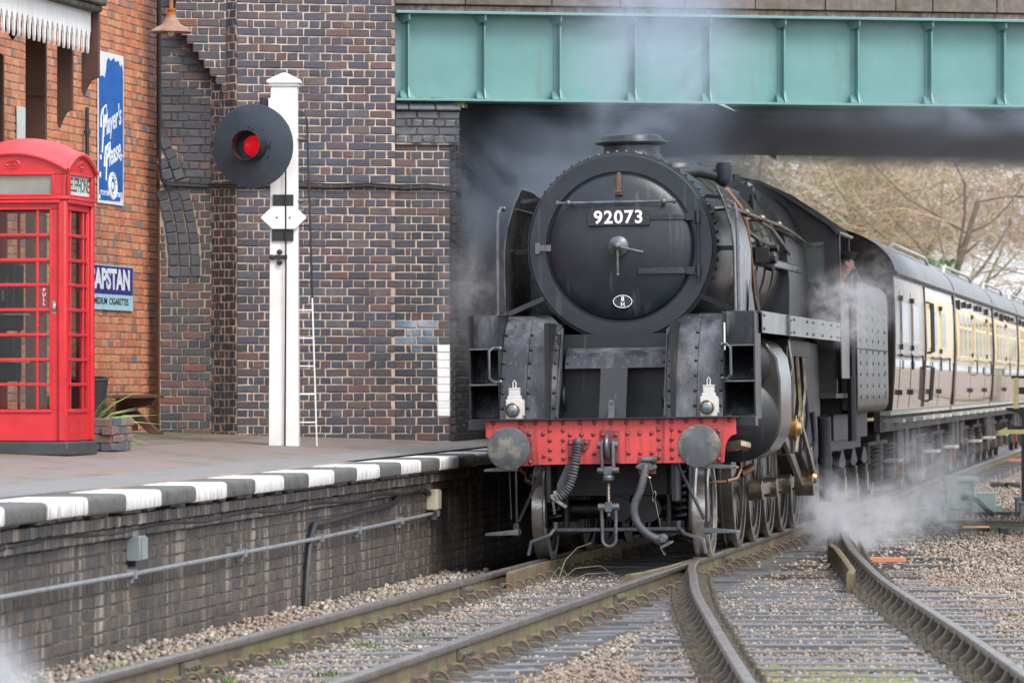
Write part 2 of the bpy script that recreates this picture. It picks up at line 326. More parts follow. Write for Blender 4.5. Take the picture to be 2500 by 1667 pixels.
# permanent way
M['railtop'] = pbr('rail_head', (.30,.27,.25), .3, metal=.65, var=.25, scale=5, dirt=(.22,.2,.19), dlo=.4, dhi=.7, dscale=(3,3,3))
M['railside'] = pbr('rail_rust', (.13,.085,.055), .8, var=.3, scale=7, dirt=(.15,.15,.055), dlo=.42, dhi=.62, dscale=(1.6,1.6,5), streak=(.07,.045,.03), slo=.5, shi=.75, sscale=(4,4,1), bump=.4)
M['chair'] = pbr('chair_iron', (.10,.085,.07), .75, var=.4, scale=20, dirt=(.13,.12,.06), dlo=.52, dhi=.72, dscale=(6,6,6), bump=.5)
M['clip'] = pbr('clip_rust', (.12,.075,.045), .7, var=.4, scale=20)
M['sleeper'] = pbr('wet_timber_sheen', (.15,.153,.162), .34, var=.35, scale=(3), dirt=(.065,.055,.05), dlo=.45, dhi=.7, dscale=(1.6,9,9), streak=(.21,.21,.225), slo=.52, shi=.7, sscale=(1.2,16,16), bump=.5, bscale=45)  # pale blue-grey in the colour stands for sky reflected on wet timber
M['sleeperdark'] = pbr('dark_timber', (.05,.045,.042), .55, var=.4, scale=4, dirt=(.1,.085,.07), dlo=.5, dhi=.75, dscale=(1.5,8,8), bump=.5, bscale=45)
M['orange'] = pbr('orange_paint', (.5,.19,.10), .6, var=.2)
M['yellow'] = pbr('yellow_paint', (.85,.73,.34), .5, var=.06)
M['machine'] = pbr('pale_green_paint', (.42,.56,.5), .5, var=.1, dirt=(.3,.34,.26), dlo=.5, dhi=.75, dscale=(5,5,5))
M['rodgreen'] = pbr('mossy_rod', (.16,.18,.11), .6, metal=.3, var=.3)
M['rubber'] = pbr('black_block', (.02,.02,.022), .7, var=.3)
def stonemat(name, stops):
    t = NT(name); c = t.ramp(t.pos['Random Per Island'], stops); n = t.noise(35,4); c = t.mix(c, (.24,.205,.165), t.ramp(t.noise((1.1,.9,1),5), [(.42,0.),(.66,.75)])); c = t.mix(c, (.10,.09,.08), t.ramp(t.noise((.5,.6,1),5), [(.55,0.),(.72,.55)]))
    c = t.mix(c, t.ramp(n, [(.3,.75),(.7,1.2)]), 1, 'MULTIPLY')
    big = t.ramp(t.noise((.35,.25,1),3), [(.45,0.),(.62,.6)]); c = t.mix(c, (.26,.18,.135), big)
    t.set(Base_Color=c, Roughness=.7); t.bump(n, .4, .004); return t.m
M['ballast'] = stonemat('ballast_stone', [(0,(.09,.075,.06)),(.25,(.22,.175,.14)),(.5,(.36,.29,.23)),(.75,(.45,.38,.31)),(.9,(.26,.25,.24)),(1,(.58,.53,.46))])
t = NT('ballast_bed')
vo = t.new('ShaderNodeTexVoronoi'); vo.inputs['Scale'].default_value = 22; t.link(t.pos['Position'], vo.inputs['Vector'])
sep = t.new('ShaderNodeSeparateColor'); t.link(vo.outputs['Color'], sep.inputs[0])
c = t.ramp(sep.outputs[0], [(0,(.15,.105,.08)),(.3,(.3,.21,.165)),(.6,(.44,.33,.26)),(1,(.52,.44,.37))])
c = t.mix(c, (.02,.016,.014), t.ramp(vo.outputs['Distance'], [(.35,0.),(.75,.75)]))
c = t.mix(c, (.13,.10,.075), t.ramp(t.noise((.3,.3,.3),5), [(.42,0.),(.68,.75)]))
c = t.mix(c, (.14,.15,.04), t.ramp(t.noise((.9,.9,.9),5), [(.62,0.),(.72,.6)]))
t.set(Base_Color=c, Roughness=.8); t.bump(t.math('SUBTRACT', 1, vo.outputs['Distance']), .8, .03); M['bed'] = t.m
M['grass'] = pbr('grass_blade', (.10,.17,.035), .6, var=.35, scale=9)
M['drygrass'] = pbr('dry_grass', (.26,.26,.1), .7, var=.35, scale=9)
M['moss'] = pbr('moss', (.17,.165,.03), .9, var=.4, scale=14, bump=.6, bscale=90)
M['leaf'] = pbr('spiky_leaf', (.18,.30,.08), .45, var=.3, scale=5)
M['bark'] = pbr('bark', (.13,.10,.08), .9, var=.3, scale=4, dirt=(.15,.17,.07), dlo=.45, dhi=.65, dscale=(.6,.6,.6), bump=.4)

# ------------------------------------------------------------------ setting: the ground and the track frame
T0 = Vector((.845, 44.9, 0)); DV = Vector((.1411, .990, 0)).normalized(); NV = Vector((DV.y, -DV.x, 0))
TRK = T(T0.x, T0.y, 0) @ RZ(-math.degrees(math.atan2(DV.x, DV.y))) @ RY(-.9)   # local x across, y back along the train, z up from the rail; the curve is canted
def tw(lat, al, z): p = T0 + NV*lat + DV*al; return Vector((p.x, p.y, z))
g = MB(); g.grid([[(x,y,-.27) for x in (-600,-60,-20,0,20,60,600)] for y in (-300,0,20,60,150,300,1500)])
go = g.build('ground', M['bed'], smooth=0); go['kind'] = 'structure'

def cr(pts, n=10):                                  # smooth curve through (y, x) points
    out = []; P = [Vector((p[1], p[0], 0)) for p in pts]
    for i in range(len(P)-1):
        a = P[max(i-1,0)]; b = P[i]; c = P[i+1]; d = P[min(i+2,len(P)-1)]
        for k in range(n):
            t_ = k/n; out.append(.5*((2*b) + (c-a)*t_ + (2*a-5*b+4*c-d)*t_*t_ + (3*b-a-3*c+d)*t_**3))
    out.append(P[-1]); return out
HEADP = [(-.034,0),(-.035,-.03),(-.028,-.042),(.028,-.042),(.035,-.03),(.034,0),(.028,.006),(-.028,.006)]
BODYP = [(-.009,-.042),(.009,-.042),(.009,-.125),(.03,-.132),(.06,-.14),(.06,-.15),(-.06,-.15),(-.06,-.14),(-.03,-.132),(-.009,-.125)]
def sweep(mb, prof, path, z=0, lift=None):
    rows = []
    for i, p in enumerate(path):
        a = path[max(i-1,0)]; b = path[min(i+1,len(path)-1)]; d = (b-a).normalized(); nn = Vector((d.y,-d.x,0))
        zz = z if lift is None else lift(p)
        rows.append([tuple(p + nn*q[0] + Vector((0,0,q[1]+zz))) for q in prof])
    mb.grid(rows, closed=True); n = len(prof)
    o = len(mb.v) - n*len(rows); mb.f.append([o+k for k in range(n)][::-1]); mb.f.append([o+n*(len(rows)-1)+k for k in range(n)])
def rail(parent, path, z=0, lift=None):
    a = MB(); sweep(a, BODYP, path, z, lift); ro = a.build('rail', M['railside'], parent)
    b = MB(); sweep(b, HEADP, path, z+.001, lift); b.build('rail_head', M['railtop'], ro)
    return ro
# -- the running track under the train
trk = thing('railway_track', 'near running track with looped rail clips, passing under the steam engine', 'railway track', M=TRK)
for s in (-1, 1):
    rail(trk, [Vector((s*.7525, y, 0)) for y in (-26,-14,-2,10,30,60,110,160)])
me_sl = [MB().box(-1.3,1.3,-.125,.125,-.30,-.163+dz).mesh('sleeper', M['sleeper'], 0) for dz in (0,.004,-.004)]
cm = MB(); cm.prism([(.05,-.168),(.26,-.168),(.255,-.152),(.13,-.125),(.05,-.122)],'y',-.055,.055); cm.cyl((.125,-.03,-.1),(.125,.03,-.1),.022,8)
me_ch = cm.mesh('rail_chair', M['chair'])
lm = MB(); lm.tube([(.135+.045*math.cos(a)-.0, -.055+.018*i*.75, -.105+.055*math.sin(a)) for i, a in enumerate([-.3,.3,.9,1.57,2.2,2.8,3.4])], .012, 6)
me_lp = lm.mesh('spring_clip', M['clip'])
lm = MB(); lm.tube([(.165-.052*math.cos(a), -.012+.012*a, -.150+.062*math.sin(a)) for a in np.linspace(0,3.4,10)], .0115, 6)
me_lp = lm.mesh('spring_clip', M['clip'])
k = 0; y = -19.0
while y < 96:
    inst('sleeper', me_sl[k%3], trk, T(rng.uniform(-.03,.03), y, rng.uniform(-.004,.004)) @ RZ(rng.uniform(-.5,.5)))
    if y < 30:
        for s in (-1,1):
            for q in (-1,1):
                c_ = inst('rail_chair', me_ch, trk, T(s*.7525, y, 0) @ (RZ(180) if q < 0 else I4))
                inst('spring_clip', me_lp, c_, RZ(rng.uniform(-8,8)))
    y += .70 if y < 30 else .75; k += 1
for (x, y) in ((-.7525,-3.6),(.7525,-5.4),(-.7525,-14.9),(.7525,-13.6),(.7525,3.3)):   # bolted joints
    f = MB()
    for s in (-1,1):
        f.prism([(s*.012,-.05),(s*.04,-.055),(s*.045,-.09),(s*.035,-.12),(s*.012,-.12)],'y',-.23,.23)
        for q in (-.17,-.06,.06,.17): f.cyl((s*.035,q,-.085),(s*.065,q,-.085),.02,6)
    f.build('fishplate', M['chair'], trk, M=T(x,y,0))
ck = MB(); sweep(ck, [(-.03,-.15),(-.03,-.004),(-.022,0),(.022,0),(.03,-.004),(.03,-.15)], [Vector((-.56,-2.2,0)),Vector((-.63,-1.7,0)),Vector((-.655,0,0)),Vector((-.655,5,0)),Vector((-.6,6,0))], -.002)
ck.build('check_rail', M['railside'], trk)
ck = MB(); sweep(ck, [(-.03,-.15),(-.03,-.004),(-.022,0),(.022,0),(.03,-.004),(.03,-.15)], [Vector((.52,-2.6,0)),Vector((.60,-2.0,0)),Vector((.675,-.2,0)),Vector((.69,1.4,0))], -.002)
ck.build('wing_rail', M['railside'], trk)
# -- the converging track on the right
R2 = cr([(20,2.72),(24,2.80),(27.7,2.87),(31.6,2.945),(34.8,2.99),(37.9,3.03),(41.2,3.085),(45.16,3.215),(49.3,3.375),(54.5,3.665),(59,4.0),(61,4.22),(66,4.80),(72,5.6),(80,6.66),(96,8.93)])
L2 = cr([(20,1.25),(24,1.27),(27,1.295),(30.3,1.325),(34.8,1.38),(38.6,1.435),(42,1.535),(44,1.60),(46.6,1.76)])
tr2 = thing('siding_track', 'converging track on the right whose rails bend in to join the train line', 'railway track', (0,0,0))
lift2 = lambda p: .012 if p.y < 40 else .012
rail(tr2, R2, .012); rail(tr2, L2, .012)
def at2(path, y):
    for a, b in zip(path, path[1:]):
        if a.y <= y <= b.y: f = (y-a.y)/(b.y-a.y); return a.lerp(b, f), (b-a).normalized()
    return path[-1], (path[-1]-path[-2]).normalized()
cj = MB()                                            # cast chair with two curved jaws and bolts
cj.box(-.2,.2,-.075,.075,-.165,-.13)
for s in (-1,1):
    cj.prism([(s*.012,-.132),(s*.13,-.132),(s*.115,-.10),(s*.07,-.07),(s*.045,-.02),(s*.034,-.018),(s*.03,-.05),(s*.012,-.06)],'y',-.04,.04)
    cj.cyl((s*.165,-.03,-.135),(s*.165,-.03,-.085),.02,6); cj.cyl((s*.165,.03,-.135),(s*.165,.03,-.10),.017,6)
me_cj = cj.mesh('rail_chair', M['chair'])
y = 24.2; k = 0
while y < 66:
    r, d = at2(R2, y); ang = -math.degrees(math.atan2(d.x, d.y))
    l = at2(L2, y)[0] if y < 46.5 else Vector((at2(R2, y)[0].x-1.1, y, 0))
    e0 = rng.uniform(.45,.6); e1 = rng.choice((.55,.6,.75,.9,1.05)) + rng.uniform(-.05,.05)
    x0 = l.x - e0; x1 = r.x + e1; hw = rng.uniform(.11,.135)
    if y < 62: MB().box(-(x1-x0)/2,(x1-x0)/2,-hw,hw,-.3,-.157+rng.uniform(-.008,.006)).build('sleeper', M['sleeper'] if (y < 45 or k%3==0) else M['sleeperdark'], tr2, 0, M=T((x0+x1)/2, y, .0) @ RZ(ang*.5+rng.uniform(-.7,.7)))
    inst('rail_chair', me_cj, tr2, T(r.x, y, .012) @ RZ(ang))
    if y < 44: inst('rail_chair', me_cj, tr2, T(l.x, y, .012) @ RZ(-math.degrees(math.atan2(*(at2(L2,y)[1].xy)))))
    y += rng.uniform(.66,.76) if y < 48 else rng.uniform(.6,.7); k += 1
ck = MB(); sweep(ck, [(-.03,-.15),(-.03,.03),(-.02,.036),(.02,.036),(.03,.03),(.03,-.15)], [Vector((2.90,42.4,0)),Vector((2.99,43.4,0)),Vector((3.10,46,0)),Vector((3.22,49,0)),Vector((3.24,50.2,0))], -.03)
ck.build('check_rail', M['railside'], tr2)

# -- ballast stones: past counting, one object
def stones(name, n, region, zf, smin, smax, mat, seed):
    r = np.random.default_rng(seed); P = region(r, n); m = len(P)
    base = np.array([(-1,-1,-1),(1,-1,-1),(1,1,-1),(-1,1,-1),(-1,-1,1),(1,-1,1),(1,1,1),(-1,1,1)], float)*.6
    V = base[None] * (1 + r.uniform(-.45,.45,(m,8,3)))
    s = r.uniform(smin, smax, (m,1,1)) * r.uniform(.6,1.25,(m,1,3)); V = V*s
    a = r.uniform(0,6.28,m); b = r.uniform(-.6,.6,m)
    ca, sa, cb, sb = np.cos(a)[:,None], np.sin(a)[:,None], np.cos(b)[:,None], np.sin(b)[:,None]
    x, y, z = V[...,0], V[...,1], V[...,2]
    y, z = y*cb - z*sb, y*sb + z*cb
    x, y = x*ca - y*sa, x*sa + y*ca
    V = np.stack([x,y,z], -1); V[...,0] += P[:,None,0]; V[...,1] += P[:,None,1]; V[...,2] += zf(P, r)[:,None]
    F = np.array([[3,2,1,0],[4,5,6,7],[0,1,5,4],[1,2,6,5],[2,3,7,6],[3,0,4,7]])[None] + (np.arange(m)*8)[:,None,None]
    me = bpy.data.meshes.new(name); me.vertices.add(m*8); me.vertices.foreach_set('co', V.reshape(-1))
    me.loops.add(m*24); me.loops.foreach_set('vertex_index', F.reshape(-1).astype(np.int32))
    me.polygons.add(m*6); me.polygons.foreach_set('loop_start', (np.arange(m*6)*4).astype(np.int32)); me.update(calc_edges=True); me.validate()
    me.materials.append(mat); o = bpy.data.objects.new(name, me); COL.objects.link(o); o['kind'] = 'stuff'; return o
def reg(y0, y1, xlo, xhi):
    def f(r, n):
        y = y0 + (y1-y0)*r.random(n)**1.0; lo = np.maximum(xlo(y), -.125*y); hi = np.minimum(xhi(y), .135*y)
        x = lo + (hi-lo)*r.random(n); return np.stack([x,y],1)[hi > lo]
    return f
latx = lambda lat: (lambda y: (T0.x + DV.x*(y-T0.y)/DV.y) + lat/DV.y)
def keep_rails(P, r, z0, spread):
    z = z0 + r.normal(0, spread, len(P)); lat = (P[:,0]-T0.x)*NV.x + (P[:,1]-T0.y)*NV.y
    near = np.minimum(np.abs(lat-.7525), np.abs(lat+.7525)) < .14
    rx = np.interp(P[:,1], [p.y for p in R2], [p.x for p in R2]); lx = np.interp(P[:,1], [p.y for p in L2], [p.x for p in L2])
    near |= np.abs(P[:,0]-rx) < .17; near |= (np.abs(P[:,0]-lx) < .17) & (P[:,1] < 46)
    return np.where(near, z-.06, z)
b1 = stones('ballast', 116000, reg(25.5, 47, latx(-1.9), lambda y: y*0+9), lambda P, r: keep_rails(P, r, -.188, .011), .009, .021, M['ballast'], 3)
b2 = stones('ballast', 12000, reg(25.5, 47, latx(-1.85), latx(-.95)), lambda P, r: -.17 + r.normal(0,.014,len(P)), .012, .032, M['ballast'], 4)
b3 = stones('ballast', 60000, reg(47, 92, latx(.9), lambda y: y*0+14), lambda P, r: keep_rails(P, r, -.2, .02), .012, .030, M['ballast'], 5)
for b in (b1,b2,b3): b['label'] = 'pale pinkish ballast stones'
# -- grass and moss
def tufts(name, spots, mat, n, h, spread, kind='stuff', r=.0028):
    m = MB()
    for (x,y,z,s) in spots:
        for i in range(int(n*s)):
            a = rng.uniform(0,6.28); q = rng.uniform(0,spread*s); p = Vector((x+q*math.cos(a), y+q*math.sin(a), z)); l = h*s*rng.uniform(.4,1.1)
            b = rng.uniform(0,6.28); t1 = p + Vector((math.cos(b)*l*.35, math.sin(b)*l*.35, l*.75)); t2 = p + Vector((math.cos(b)*l*.85, math.sin(b)*l*.85, l*.9)); w = Vector((-math.sin(b),math.cos(b),0))*r*rng.uniform(.8,1.8)
            m.add([p-w,p+w,t1+w*.8,t1-w*.8,t2],[[0,1,2,3],[3,2,4]])
    o = m.build(name, mat, smooth=0, kind=kind); return o
gs = []
for lat, al, s in ((-1.2,-14.5,1.3),(-1.05,-13.6,1),(-1.35,-16.2,1.1),(-1.5,-15.6,.7),(-.95,-12.9,.8),(-.25,-11.2,.9),(.1,-14.6,.8),(-.4,-15.3,.8),(-.15,-9.9,.7),(-.5,-13.3,.6),(.25,-10.4,.5),(-1.6,-12.3,.5),(-1.1,-6.2,.5)):
    p = tw(lat, al, -.17); gs.append((p.x,p.y,p.z,s))
tufts('grass', gs, M['grass'], 60, .075, .16)
ms = MB()
for i in range(900):
    z = rng.random()
    if i < 420: x = rng.uniform(1.5,2.5); y = rng.choice((29.55,30.2,30.25,30.9,31.5))+rng.gauss(0,.1)
    elif i < 760: x = rng.uniform(5.2,8.2); y = rng.gauss(64.3,.6)
    else: x = rng.choice((rng.uniform(3.4,6), rng.uniform(1.5,2.9))); y = rng.uniform(28,45)
    ms.ball((x,y,-.175+(-.015 if i > 520 else 0)), rng.uniform(.012,.04), 6, sc=(1,1,.4))
ms.build('moss', M['moss'], kind='stuff')
# ------------------------------------------------------------------ platform
def zedge(Y): return .911 + (Y-29)*.0027
def platz(lat, Y): return zedge(Y) + .036*max(0, -1.57-lat)
def strip(name, l0, l1, mat, n=4):
    rows = []
    for al in range(-30, 41, 5):
        rows.append([tuple(tw(l0+(l1-l0)*i/n, al, platz(l0+(l1-l0)*i/n, T0.y+al*DV.y))) for i in range(n+1)])
    o = MB().grid(rows).build(name, mat, smooth=0); o['kind'] = 'structure'; return o
strip('platform', -2.55, -4.35, M['asphalt'])
strip('platform', -4.35, -14, M['tarmacmoss'], 8)
strip('platform', -1.98, -2.55, M['edgegrey'])

# -- brick walls: every brick its own piece, the ones that show least joined into one
_bm = {}
def brick_mesh(L, H, D, v, mat):
    key = (round(L,3), round(H,3), round(D,3), v, mat.name)
    if key not in _bm:
        r = random.Random(hash((key[0], key[1], v)) & 0xffff); j = lambda a: r.uniform(-a, a)*1.5; b = .008; m = MB(); l = L/2; h = H/2
        V = [(-l,D,-h),(l,D,-h),(l,D,h),(-l,D,h)]
        ring = [(-l+j(.004),b,-h+j(.003)),(l+j(.004),b,-h+j(.003)),(l+j(.004),b,h+j(.003)),(-l+j(.004),b,h+j(.003))]
        fr = [(x*(1-b*.8/abs(x)) + j(.003), j(.002), z*(1-b*.8/abs(z)) + j(.003)) for x,_,z in ring]
        m.add(V+ring+fr, [[0,1,5,4],[1,2,6,5],[2,3,7,6],[3,0,4,7],[4,5,9,8],[5,6,10,9],[6,7,11,10],[7,4,8,11],[8,9,10,11]])
        _bm[key] = m.mesh('brick', mat, 0)
    return _bm[key]
def bond(u0, u1, z0, rows, ch=.0865, L=.2286, J=.0115, flip=0, shift=0., JH=None):
    out = []
    for k in range(rows):
        z = z0 + k*ch + ch/2; H = ch - (JH or J)
        w = L if (k+flip) % 2 else L/2 - J/2
        u = u0 - shift*(k%2)
        if not (k+flip) % 2: seq = [L/2-J/2, L/4-J/2]   # header then a queen closer
        else: seq = [L]
        i = 0
        while u < u1-.02:
            l = seq[i] if i < len(seq) else w
            a = max(u, u0); b = min(u+l, u1)
            if b-a > .03: out.append(((a+b)/2, z, b-a, H, 0.))
            u += l + J; i += 1
    return out
def brick_wall(root, P0, U, N, cells, mat, keep=300, D=.06, hide=(), zf=None, jit=.0025, name='brick', stuff=True):
    U = Vector(U); N = Vector(N); R0 = Matrix((( U.x,-N.x,0,0),(U.y,-N.y,0,0),(0,0,1,0),(0,0,0,1))); inv = root.matrix_basis.inverted()
    L = []
    for c in cells:
        u, z, l, h, off = c[:5]; rot = c[5] if len(c) > 5 else 0; mm = (c[6] if len(c) > 6 else None) or mat
        p = P0 + U*u - N*(off + rng.uniform(-jit, jit)); p.z = P0.z + z + (zf(u) if zf else 0)
        x, y = px(p); vis = -20 < x < 2520 and -20 < y < 1690 and not any(a < x < b and c0 < y < d0 for a,c0,b,d0 in hide)
        area = l*h/(p.y*p.y) if vis else 0
        L.append((area, len(L), p, rot, l, h, mm))
    L.sort(key=lambda q: -q[0]); J_ = {}
    for i, (a, _, p, rot, l, h, mm) in enumerate(L):
        MX = Matrix.Translation(p) @ R0 @ RY(rot + rng.uniform(-.5,.5)) @ RZ(rng.uniform(-.6,.6))
        me = brick_mesh(l, h, D, rng.randrange(5), mm)
        if i < keep and a > 0: inst(name, me, root, inv @ MX)
        else:
            J_.setdefault(mm.name, (mm, MB()))[1].add([v.co for v in me.vertices], [list(f.vertices) for f in me.polygons], inv @ MX)
    for mm, mb in J_.values(): mb.build('bricks', mm, root, 0, kind='stuff')
UZ = Vector((0,0,1))
# platform retaining wall with corbelled courses, and the coping
pw = thing('platform_wall', 'weathered brick retaining wall below the platform edge, streaked with white stains', 'wall', tuple(tw(-1.75,-10,-.3)))
zf = lambda u: u*DV.y*.0027
cells = [(u,z,l,h,off) for (u,z,l,h,off) in bond(-24, 24, -.27, 10, ch=.086, J=.004, JH=.012)]
cells += [(u,z,l,h,-.05) for (u,z,l,h,_) in bond(-24, 24, -.27+.86, 1, ch=.086, flip=1, J=.004, JH=.012)] + [(u,z,l,h,-.10) for (u,z,l,h,_) in bond(-24, 24, -.27+.946, 1, ch=.086, flip=0, J=.004, JH=.012)]
for (u,z,l,h,_) in bond(-24, 24, -.27+1.032, 1, ch=.105, flip=1): cells.append((u,z,l,h,-.135 if rng.random() < .7 else -.02))
brick_wall(pw, tw(-1.75,0,0) + Vector((0,0,zedge(T0.y)-.963+.055)), DV, NV, cells, M['brickplat'], 300, D=.12, zf=zf)
inv = pw.matrix_basis.inverted()
back = MB().box(-.4,-.004,-24,24,-.3,.78).build('mortar_backing', M['mortarwall'], pw, 0, M=inv @ T(*tw(-1.75,0,0)) @ RZ(-math.degrees(math.atan2(DV.x,DV.y))) )
cop = thing('platform_coping', 'bull-nosed platform edge coping painted in alternate white and grey blocks', 'platform edge', tuple(tw(-1.6,-10,.8)))
inv = cop.matrix_basis.inverted()
prof = [(-.40,-.118),(-.40,0),(-.04,0),(-.014,-.005),(-.003,-.018),(0,-.04),(0,-.10),(-.008,-.114),(-.03,-.118)]
y0 = 29.8 - 1.09*8
rot = RZ(-math.degrees(math.atan2(DV.x,DV.y))) @ RX(.155)
cmesh = {}
for k in range(46):
    Yc = y0 + 1.09*k + .545; al = (Yc - T0.y - 0)/DV.y + .18
    white = k % 2 == 0
    key = (white, k % 3)
    if key not in cmesh:
        jj = (k%3-1)*.006; cmesh[key] = MB().prism([(a,b+ (jj*.4 if b < -.05 else 0)) for a,b in prof],'y',-.543,.543).mesh('coping_stone', M['copingwhite'] if white else M['copingdark'], 40)
    inst('coping_stone', cmesh[key], cop, inv @ T(*tw(-1.57+rng.uniform(-.006,.006), al, zedge(Yc)+rng.uniform(-.002,.003))) @ rot)
# -- services fixed to the platform wall
pr = MB(); pts = [tw(-1.70, a, z) for a, z in ((-20,.36),(-12,.36),(-5,.385),(.9,.43),(1.1,.43))]
pr.tube(pts, .0175, 10)
pipe = pr.build('conduit_pipe', M['galv']); tag(pipe, 'long galvanised conduit pipe clipped along the platform wall', 'pipe')
for a in (-15.9,-12.1,-8.3,-5.1,-3.3,-1.1,.95):
    z = np.interp(a, (-20,-12,-5,.9), (.36,.36,.385,.43)); f = MB(); f.box(-1.745,-1.672,-.02,.02,z-.03,z+.03); f.box(-1.745,-1.70,-.03,.03,z-.06,z-.03)
    f.build('pipe_clip', M['galv'], pipe, M=T(T0.x,T0.y,0) @ RZ(-math.degrees(math.atan2(DV.x,DV.y))) @ T(0,a,0))
def wallbox(label, mat, al, z, w, h, d):
    Mx = T(*tw(-1.75, al, z)) @ RZ(-math.degrees(math.atan2(DV.x,DV.y)))
    o = MB().box(0,d,-w/2,w/2,-h/2,h/2).build('junction_box', mat, bev=.008, M=Mx); MB().box(d,d+.012,-w/2+.012,w/2-.012,-h/2+.012,h/2-.012).build('lid', mat, o)
    MB().box(0,d*.5,-.02,.02,-h/2-.04,-h/2).build('gland', M['blackiron'], o)
    return tag(o, label, 'junction box')
wallbox('grey junction box above the conduit pipe', M['greybox'], -12.0, .53, .2, .17, .1)
wallbox('beige junction box at the far end of the conduit pipe', M['stonebox'], .75, .56, .22, .19, .1)
cb = MB(); cb.tube([tw(-1.715, a, .66+.012*math.sin(a*2.1)+ (0 if a < .3 else -(a-.3)*.16)) for a in np.arange(-20,.8,.35)], .02, 8)
o = cb.build('cable', M['cablemat']); tag(o, 'black cable sagging between clips under the platform coping', 'cable')
cb = MB(); cb.tube([tw(-1.715, a, z) for a, z in ((-5.7,-.2),(-5.62,.1),(-5.5,.36),(-5.3,.5),(-4.8,.505),(-4,.52),(-3,.545),(-2,.56),(-1.4,.575),(-1.1,.64))], .026, 8)
o = cb.build('cable_duct', M['blackiron']); tag(o, 'dark duct climbing the platform wall out of the ballast', 'cable')

# ------------------------------------------------------------------ bridge abutment
BA = math.degrees(math.atan2(.196,.981)); BR = T(-1.2525, 53.0, 0) @ RZ(BA)      # x along the bridge face, y into it
BU = Vector((.981,.196,0)).normalized(); BN = Vector((BU.y,-BU.x,0)); BP = Vector((-1.2525,53.0,0))
def bp(s, off, z): return BP + BU*s - BN*off + UZ*z
ab = thing('abutment_wall', 'tall purple and blue brick abutment with pale mortar behind the signal post', 'wall', tuple(bp(-.85,0,.9)))
hid = [(655,180,735,1100)]
cells = [c for c in bond(-1.71, 0, .93, 60, shift=0)]
brick_wall(ab, bp(0,0,0), BU, BN, cells, M['brickmain'], 300, hide=hid)
inv = ab.matrix_basis.inverted()
MB().box(-1.70,-.004,.009,.45,.8,6.15).build('mortar_backing', M['mortar'], ab, 0, M=inv @ BR)
# pier under the girder end
pier = thing('bridge_pier', 'dark blue brick pier with a stone cap carrying the green girder', 'pier', tuple(bp(.35,.06,.9)))
cells = []
M['bluepatch'] = brick_mat('brick_blue_wash', [((.12,.17,.22),2),((.09,.13,.18),2),((.16,.2,.24),1)], (.4,.44,.47), .45, .7, .7)
M['whitebrick'] = pbr('white_brick_paint', (.8,.8,.8), .6, var=.03, scale=20, bump=.4, bscale=60)
for c in bond(.008, .655, .93, 38, flip=0):
    u,z,l,h,off = c
    if 1.31 < z < 2.03 and u+l/2 > .475:
        if u-l/2 < .44: w_ = .468-(u-l/2); cells.append((u-l/2+w_/2,z,w_,h,off))
        continue
    cells.append((u,z,l,h,off,0,M['bluepatch'] if ((u-.27)/.2)**2+((z-2.17)/.16)**2 < 1 else None))
for k in range(38):
    z = .93+.0865*k+.043
    if 1.31 < z < 2.03: cells.append((.5685,z,.188,.082,-.001,0,M['whitebrick']))
brick_wall(pier, bp(0,.06,0), BU, BN, cells, M['brickpier'], 300)
capc = [(u,z,l,h,off) for (u,z,l,h,off) in bond(.006,.705,4.215,4,flip=0)]
brick_wall(pier, bp(0,.02,0), BU, BN, capc, M['capping'], 60, jit=.0015, name='cap_brick')
inv = pier.matrix_basis.inverted(); PB = inv @ BR
MB().box(0.0,.645,.069,.6,.8,4.2).build('mortar_backing', M['mortar'], pier, 0, M=PB)
MB().box(.478,.662,.0625,.069,1.312,2.03).build('white_paint_patch', M['whitebrick'], pier, 0, M=PB)
MB().box(0.0,.70,.03,.6,4.2,4.56).build('cap_backing', M['mortardark'], pier, 0, M=PB)
x = 0.006
for w_ in (.145,.29,.28):
    MB().prism([(-.025,4.565),(-.025,4.60),(.06,4.662),(.4,4.662),(.4,4.565)],'x',x,x+w_-.008).build('cap_stone', M['capping'], pier, 0, bev=.012, M=PB); x += w_
gs = [(*bp(rng.uniform(.02,.55), .03+rng.uniform(0,.1), 4.655),.8) for _ in range(16)] + [(*bp(.70+rng.uniform(-.04,.05), .02, 4.60),.9) for _ in range(4)]
tufts('grass', gs, M['drygrass'], 26, .085, .05, r=.002)
tufts('grass', gs[::2], M['grass'], 18, .07, .05, r=.002)
# the wall carried on under the bridge, along the track
uw = thing('underbridge_wall', 'soot-black brick side wall under the bridge beside the train', 'wall', tuple(bp(.66,.1,.9)))
P0 = bp(.665,.03,0)
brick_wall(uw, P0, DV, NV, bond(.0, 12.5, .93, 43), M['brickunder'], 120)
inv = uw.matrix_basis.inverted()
MB().box(-.35,-.006,.02,12.5,.6,4.68).build('mortar_backing', M['mortarwall'], uw, 0, M=inv @ Matrix.Translation(P0) @ RZ(-math.degrees(math.atan2(DV.x,DV.y))))
